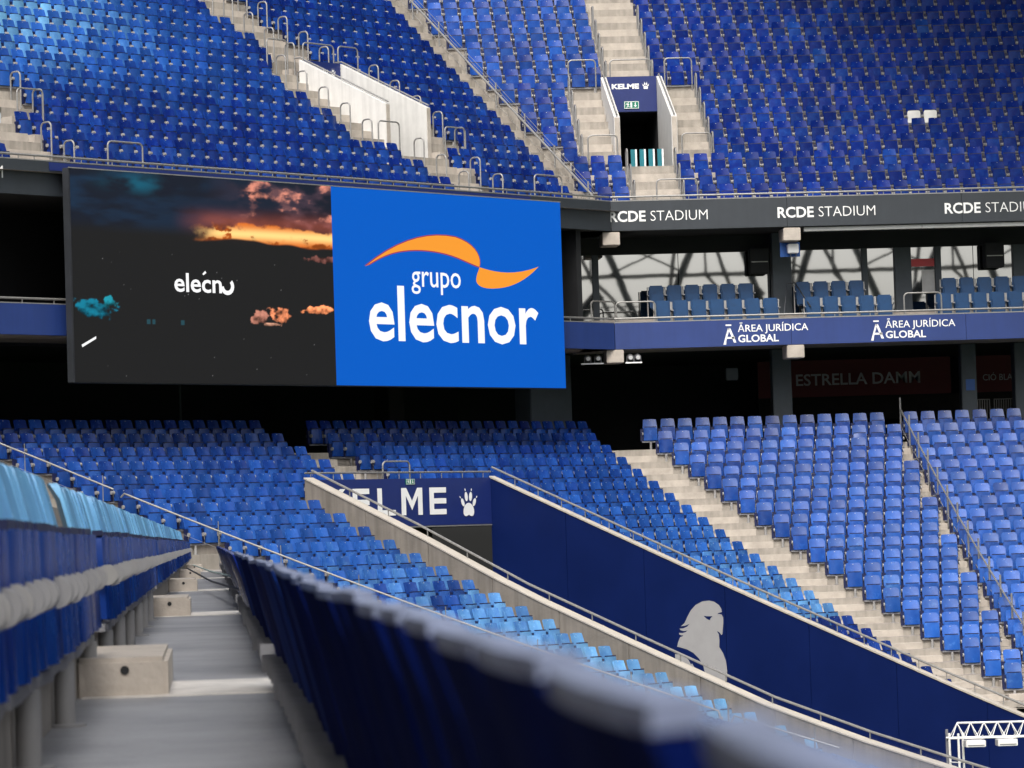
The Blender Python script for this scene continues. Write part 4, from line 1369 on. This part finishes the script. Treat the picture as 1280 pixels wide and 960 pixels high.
for a, b in resample(RWP, 26)[1:]:
    MB().tube([FA(VR + 0.10, a, b + 0.07), FA(VR + 0.10, a, b + 0.26)], 0.013, 6).build('rail_post', M['steel'], rw)
bird = [(11.056, -1.796), (11.218, -1.827), (11.359, -1.908), (11.434, -2.009), (11.442, -2.081), (11.332, -2.108), (11.303, -2.131), (11.368, -2.126), (11.439, -2.144), (11.479, -2.224), (11.478, -2.338), (11.437, -2.623), (11.407, -2.643), (11.348, -2.58), (11.267, -2.545), (11.328, -2.623), (11.34, -2.765), (11.326, -2.937), (11.435, -3.08), (11.517, -3.28), (11.55, -3.508), (11.521, -3.85), (11.203, -3.851), (10.869, -3.622), (10.806, -3.393), (10.686, -3.221), (10.509, -3.077), (10.312, -2.99), (10.13, -2.946), (10.01, -2.925), (10.044, -2.816), (10.115, -2.686), (10.178, -2.672), (10.216, -2.644), (10.143, -2.643), (10.089, -2.62), (10.083, -2.58), (10.201, -2.586), (10.293, -2.564), (10.357, -2.524), (10.239, -2.54), (10.137, -2.517), (10.102, -2.476), (10.224, -2.471), (10.347, -2.429), (10.423, -2.363), (10.282, -2.408), (10.153, -2.419), (10.266, -2.342), (10.384, -2.156), (10.481, -2.027), (10.633, -1.9), (10.837, -1.816)]
plb = lambda a, b, c_: FA(VR - c_, a, b)
poly_on('bird_emblem', [bird, [(9.939, -3.104), (10.104, -3.118), (10.249, -3.176), (10.356, -3.249), (10.424, -3.364), (10.462, -3.335), (10.582, -3.508), (10.771, -3.766), (10.41, -3.68), (9.923, -3.478)]], plb, M['emblem'], rw, 0.004)
poly_on('bird_eye', [[(10.876, -2.169), (11.003, -2.182), (11.159, -2.178), (11.092, -2.22), (11.061, -2.277), (10.964, -2.239)]], plb, M['navy'], rw, 0.008)
# sign over the opening
sg = empty('vomitory_sign', FA(2.7, 4.05, 0.3), 'large navy KELME sign with white paw above the lower vomitory opening', 'sign')
MB().box(FA, VL + 0.31, VR - 0.004, 3.93, 4.06, 0.27, 1.47).build('sign_panel', M['sign_navy'], sg, bevel=0.01)
MB().box(FA, VL + 0.31, VR - 0.02, 3.90, 4.075, 0.235, 0.268).build('bottom_trim', M['steel'], sg)
def block_letters(F, w, items, z0, z1, parent):
    H = z1 - z0; s = 0.17
    for ch_, a, b in items:
        W = b - a
        X = lambda p: a + p * W
        if ch_ == 'E': rings = [[(X(0), z0), (X(0) + s, z0), (X(0) + s, z1), (X(0), z1)]] + [[(X(0) + s, zz), (b, zz), (b, zz + 0.135), (X(0) + s, zz + 0.135)] for zz in (z0, z0 + H / 2 - 0.067, z1 - 0.135)]
        elif ch_ == 'L': rings = [[(a, z0), (a + s, z0), (a + s, z1), (a, z1)], [(a + s, z0), (b, z0), (b, z0 + 0.14), (a + s, z0 + 0.14)]]
        elif ch_ == 'M': rings = [[(a, z0), (a + s, z0), (a + s, z1 - 0.2), (a + W / 2, z0 + 0.12), (b - s, z1 - 0.2), (b - s, z0), (b, z0), (b, z1), (b - s - 0.02, z1), (a + W / 2, z0 + 0.36), (a + s + 0.02, z1), (a, z1)]]
        elif ch_ == 'K': rings = [[(a, z0), (a + s, z0), (a + s, z1), (a, z1)], [(a + s, z0 + 0.24), (a + s + 0.10, z0 + 0.32), (b - 0.19, z0), (b + 0.02, z0), (a + s + 0.20, z0 + 0.42), (b, z1), (b - 0.2, z1), (a + s, z0 + 0.45)]]
        poly_on('lettering', rings, lambda p, q, c_: F(p, w + c_, q), M['letter'], parent, 0.012)
block_letters(FA, 4.06, [('K', 0.03, 0.72), ('E', 0.966, 1.575), ('L', 1.867, 2.529), ('M', 2.747, 3.537), ('E', 3.801, 4.437)], 0.55, 1.235, sg)
paw(FA, 5.285, 4.07, 0.80, 0.335, sg)
ex = MB().box(FA, 2.93, 3.26, 4.062, 4.075, 1.32, 1.462).build('exit_plate', M['green'], sg)
exit_marks(FA, 2.93, 4.078, 1.32, 0.33, 0.142, sg)
rl = empty('sign_rail', FA(2.7, 3.97, 1.47), 'thin steel rail along the top of the large navy KELME sign', 'railing')
MB().tube([FA(VL + 0.2, 3.97, 1.64), FA(VR + 0.1, 3.97, 1.62)], 0.024, 8).build('rail', M['steel'], rl, smooth=True)
for i in range(9):
    x = VL + 0.4 + i * 0.8
    MB().tube([FA(x, 3.97, 1.47), FA(x, 3.97, 1.63)], 0.012, 6).build('post', M['steel'], rl)
hoop(FA, 2.28, 3.90, 1.47, 1.0, 0.44, 'x', 'steel hoop standing on the middle of the large navy KELME sign', None, 'guard_hoop')
ent = empty('vomitory_passage', FA(2.7, 2, -3), kind='structure')
MB().box(FA, VL, VR, 1.8, 1.95, -8.4, 0.3).build('blockwork_wall', M['brick'], ent)
MB().box(FA, VL, VR, 1.9, 4.0, 0.22, 0.3).build('ceiling', M['black'], ent)
MB().box(FA, VL, VR, 1.9, 26, -8.45, -8.4).build('passage_floor', M['concrete_top'], ent)
for ri in range(8):
    for ci in range(14):
        a = VL + 0.02 + ci * 0.5 + (0.25 if ri % 2 else 0)
        if a + 0.47 > VR: continue
        MB().box(FA, a, a + 0.48, 1.951, 1.962, 0.18 - 0.25 * (ri + 1), 0.165 - 0.25 * ri).build('block', M['brick'], ent)

# ------------------------------------------------------------------ handrails of the lower tier
def mla(r, off=RIS):
    w, xl, t_la, y_la, *_ = low_line(r, off)
    return Vector((xl, y_la, 0))
hr2 = empty('mitre_handrail', mla(8) + Vector((0, 0, -.5)), 'long slanting handrail with thin posts crossing in front of the corner seats', 'handrail')
def rail_pt(r, h=0.0):
    k = cl((r - 4) / 18.0)
    f0 = fl_low(int(math.floor(r))); f1 = fl_low(int(math.floor(r)) + 1)
    fl_ = f0 + (f1 - f0) * (r - math.floor(r))
    a, b = mla(int(math.floor(r))), mla(int(math.floor(r)) + 1)
    p = a + (b - a) * (r - math.floor(r))
    return p + Vector((0, 0, fl_ + 1.24 - 0.26 * k + h))
MB().tube([rail_pt(x * 0.5) for x in range(2, 13)], 0.022, 8).build('rail', M['steel'], hr2, smooth=True)
MB().tube([rail_pt(6.2, -0.12), rail_pt(6.3, 0)] + [rail_pt(x * 0.5) for x in range(13, 45)] + [rail_pt(22.1, -0.25)], 0.022, 8).build('rail', M['steel'], hr2, smooth=True)
MB().tube([rail_pt(22.3, -0.2), rail_pt(22.4, 0)] + [rail_pt(x * 0.5) for x in range(46, 51)], 0.022, 8).build('rail', M['steel'], hr2, smooth=True)
for r in (3.5, 5.7, 8.9, 10.6, 12.7, 15.0, 17.4, 19.8, 22.25, 24.4):
    p = rail_pt(r)
    MB().tube([p + Vector((0, 0, -1.1)), p + Vector((0, 0, 0.30 if r > 20 else 0.22))], 0.012 if r < 21 else 0.022, 6).build('post', M['steel'], hr2, smooth=True)
for dzz in (-0.4,):
    MB().tube([rail_pt(x, dzz) for x in range(2, 24, 2)], 0.003, 4).build('wire', M['steel'], hr2)

hr3 = empty('aisle_railing', FE(19.7, 5, 0), 'slanting steel railing with upright posts between the two right-hand seat blocks', 'handrail')
def rp(r, h): return FE(19.66 + 0.015 * r, r * PL + 0.1, fl_low(int(r)) + (fl_low(int(r) + 1) - fl_low(int(r))) * (r - int(r)) + h)
MB().tube([rp(x, 0.95) for x in range(0, 26)], 0.024, 8).build('rail', M['steel'], hr3, smooth=True)
MB().tube([rp(x, 0.45) for x in range(0, 26)], 0.012, 6).build('rail', M['steel'], hr3, smooth=True)
for i in range(17):
    r = i * 1.45
    MB().tube([rp(r, 0.0), rp(r, 1.28)], 0.027, 8).build('post', M['steel'], hr3, smooth=True)

# cables sagging across the walkway
c1 = MB().tube([Vector((-0.36, 57, -0.36)), Vector((0.0, 44, -0.44)), Vector((0.27, 31.5, -0.405))], 0.011, 6).build('cable', M['rope_dark'], None, smooth=True)
tag(c1, 'thin black cable stretched low across the far walkway', 'cable')
c2 = MB().tube([Vector((-0.36, 76, -0.42)), Vector((0.0, 58, -0.43)), Vector((0.26, 41, -0.375))], 0.012, 6).build('cable', M['rope_pale'], None, smooth=True)
tag(c2, 'thin pale green cable crossing the walkway beyond the black one', 'cable')
# pale end posts of the seat row below the walkway
for i, (y0, y1) in enumerate(L_AISLE[:3]):
    o = MB().box(FW, 0.262, 0.30, y0 - 0.02, y0 + 0.03, -0.62, -0.40).build('edge_post', M['plate'], None, bevel=0.004)
    tag(o, '%s short pale post standing on the right edge of the walkway' % ['nearest', 'second nearest', 'third nearest'][i], 'post', 'pale posts on the walkway edge')

# ------------------------------------------------------------------ lighting truss
tr = empty('lighting_truss', (15.7, 80, -7), 'white lattice truss on legs with hanging boxes in front of the navy wall', 'truss')
zt, zb_ = -4.345, -4.66
xs = 15.62
MB().tube([Vector((xs + 0.17, 80, zt)), Vector((19.2, 80, zt - 0.04))], 0.022, 8).build('top_chord', M['truss'], tr, smooth=True)
for dy in (-0.14, 0.14):
    MB().tube([Vector((xs - 0.05, 80 + dy, zb_)), Vector((19.2, 80 + dy, zb_ - 0.04))], 0.022, 8).build('bottom_chord', M['truss'], tr, smooth=True)
for i in range(12):
    xt = xs + 0.17 + i * 0.29
    for dy in (-0.14, 0.14):
        for q in (-0.145, 0.145):
            MB().tube([Vector((xt, 80, zt)), Vector((xt + q, 80 + dy, zb_))], 0.011, 6).build('brace', M['truss'], tr)
for i, (dx, dy) in enumerate(((0.02, 0.14), (0.16, -0.14), (0.31, 0.14))):
    MB().tube([Vector((xs + dx, 80 + dy, zb_ + 0.1)), Vector((xs + dx + 0.02, 80 + dy, -7.3))], 0.026, 8).build('leg', M['truss'], tr, smooth=True)
MB().tube([Vector((xs - 0.02, 80.2, -4.48)), Vector((xs - 0.02, 80.2, -7.3))], 0.030, 8).build('leg', M['bracket'], tr, smooth=True)
for i in range(6):
    z = -5.18 - i * 0.35
    MB().tube([Vector((xs + 0.02, 80.14, z)), Vector((xs + 0.16, 79.86, z)), Vector((xs + 0.32, 80.14, z))], 0.014, 6).build('rung', M['truss'], tr)
for i, x in enumerate((15.93, 16.62, 17.4)):
    bx_ = MB()
    bx_.box(FW, x, x + 0.42, 79.75, 80.1, -4.86, -4.715)
    bx_.build('lamp_box', M['truss'], tr, bevel=0.01)
    MB().box(FW, x + 0.03, x + 0.39, 79.742, 79.749, -4.83, -4.81).build('vent_slot', M['bracket'], tr)
    MB().tube([Vector((x + 0.38, 79.9, -4.72)), Vector((x + 0.40, 79.95, -4.62))], 0.02, 6).build('clamp', M['bracket'], tr)

# ------------------------------------------------------------------ ground and unseen shading roof, opposite stand
gr = MB().quad([(-400, -400, -9.2), (500, -400, -9.2), (500, 500, -9.2), (-400, 500, -9.2)]).build('ground', M['grass'], None)
tag(gr, kind='structure')
pitch = MB().quad([(14, -35, -8.0), (90, -35, -8.0), (90, 80, -8.0), (14, 80, -8.0)]).build('pitch', M['grass'], None)
tag(pitch, kind='structure')
# unseen roof, outline and open corner shaped to steer sun and sky light
RZ = 27.0
rf = empty('roof', (0, 0, RZ), kind='structure')  # unseen roof, shaped to steer sun and sky light
def shading_roof_poly(pts, nm='roof_sheet'):
    top = [Vector((x, y, RZ + 0.3)) for x, y in pts]
    MB().prism(top, [p - Vector((0, 0, 0.3)) for p in top]).build(nm, M['roof'], rf)
shading_roof_poly([(-45, -60), (-5, -60), (-5, 48), (-18, 70), (-45, 70)], 'roof_side')
shading_roof_poly([(20, 82), (120, 82), (120, 140), (10, 140)], 'roof_end')
# unseen side stand mass and rear wall, added to block light from the left
ss = empty('side_stand_body', (-10, 0, 5), kind='structure')
MB().prism([Vector((-5.2, -60, 9.1)), Vector((-5.2, 72, 9.1)), Vector((-36, 72, 27)), Vector((-36, -60, 27))],
           [Vector((-5.2, -60, 5.0)), Vector((-5.2, 72, 5.0)), Vector((-36, 72, 5.0)), Vector((-36, -60, 5.0))]).build('upper_tier', M['box_seat'], ss)
MB().box(FW, -12.2, -12, -60, 76, -9, 5.2).build('rear_wall', M['black'], ss)
# unseen end tier and far side masses, added to block low sky light
MB().prism([Vector((16, 119.6, 17.4)), Vector((120, 119.6, 17.4)), Vector((120, 134, 27)), Vector((12, 134, 27))],
           [Vector((16, 119.6, 5)), Vector((120, 119.6, 5)), Vector((120, 134, 5)), Vector((12, 134, 5))]).build('end_upper_tier', M['box_seat'], ss)
MB().box(FW, 98, 110, -70, 130, -9, 12).build('far_side_stand', M['far_wall'], ss)

# opposite stand, seen only as reflections in the box windows
opp = empty('opposite_stand_roof_frame', (45, -62, 12), 'steel roof frame of the stand behind the camera, mirrored in the box windows', 'roof frame')
def bar(p, q, r, m_='dark_steel', nm='member'):
    MB().tube([Vector(p), Vector(q)], r, 6).build(nm, M[m_], opp)
OY = -62.0
def tri(x, s):
    bar((x, OY, 13.5), (x - 4.2 * s, OY, 24), 0.30, 'column', 'column'); bar((x + 0.4, OY, 13.5), (x + 5.0 * s, OY, 24), 0.30, 'column', 'column')
    bar((x - 1.2, OY - 3, 13.5), (x - 6.2 * s, OY - 3, 24), 0.16); bar((x + 1.4, OY - 3, 13.5), (x + 3.2 * s, OY - 3, 24), 0.16)
    bar((x - 3.0 * s, OY, 18.6), (x + 3.4 * s, OY, 21.6), 0.09); bar((x + 3.4 * s, OY, 18.6), (x - 3.0 * s, OY, 21.6), 0.09)
for i, x in enumerate((24, 32.5, 42, 51, 60, 69, 78)):
    tri(x, 1.0 if i % 2 else 0.8)
    bar((x + 4.5, OY, 18.6), (x + 8.2, OY, 14.6), 0.13); bar((x + 4.5, OY, 18.6), (x + 4.5, OY, 24), 0.10)
for z, r in ((18.6, 0.17), (16.4, 0.05), (16.0, 0.05), (15.6, 0.05), (15.2, 0.06), (23.5, 0.3)):
    bar((18, OY, z), (95, OY, z + 0.2), r)
for i in range(60):
    bar((20 + i * 1.2, OY + 1, 14.4), (20 + i * 1.2, OY + 1, 16.5), 0.035)
for i in range(5):
    bar((26 + i * 12, OY + 0.5, 14.2), (29 + i * 12, OY + 0.5, 17.4), 0.5, 'dark_steel', 'stair_stringer')
ow = MB().box(FW, 15, 100, -64, -61.2, -8, 15.0).build('opposite_stand', M['far_wall'], None, bevel=0.0)
tag(ow, 'pale body of the stand behind the camera, mirrored in the box windows', 'stand')
rfo = MB().box(FW, 10, 120, -75, -50, 24.5, 25.2).build('opposite_roof', M['dark_steel'], rf)
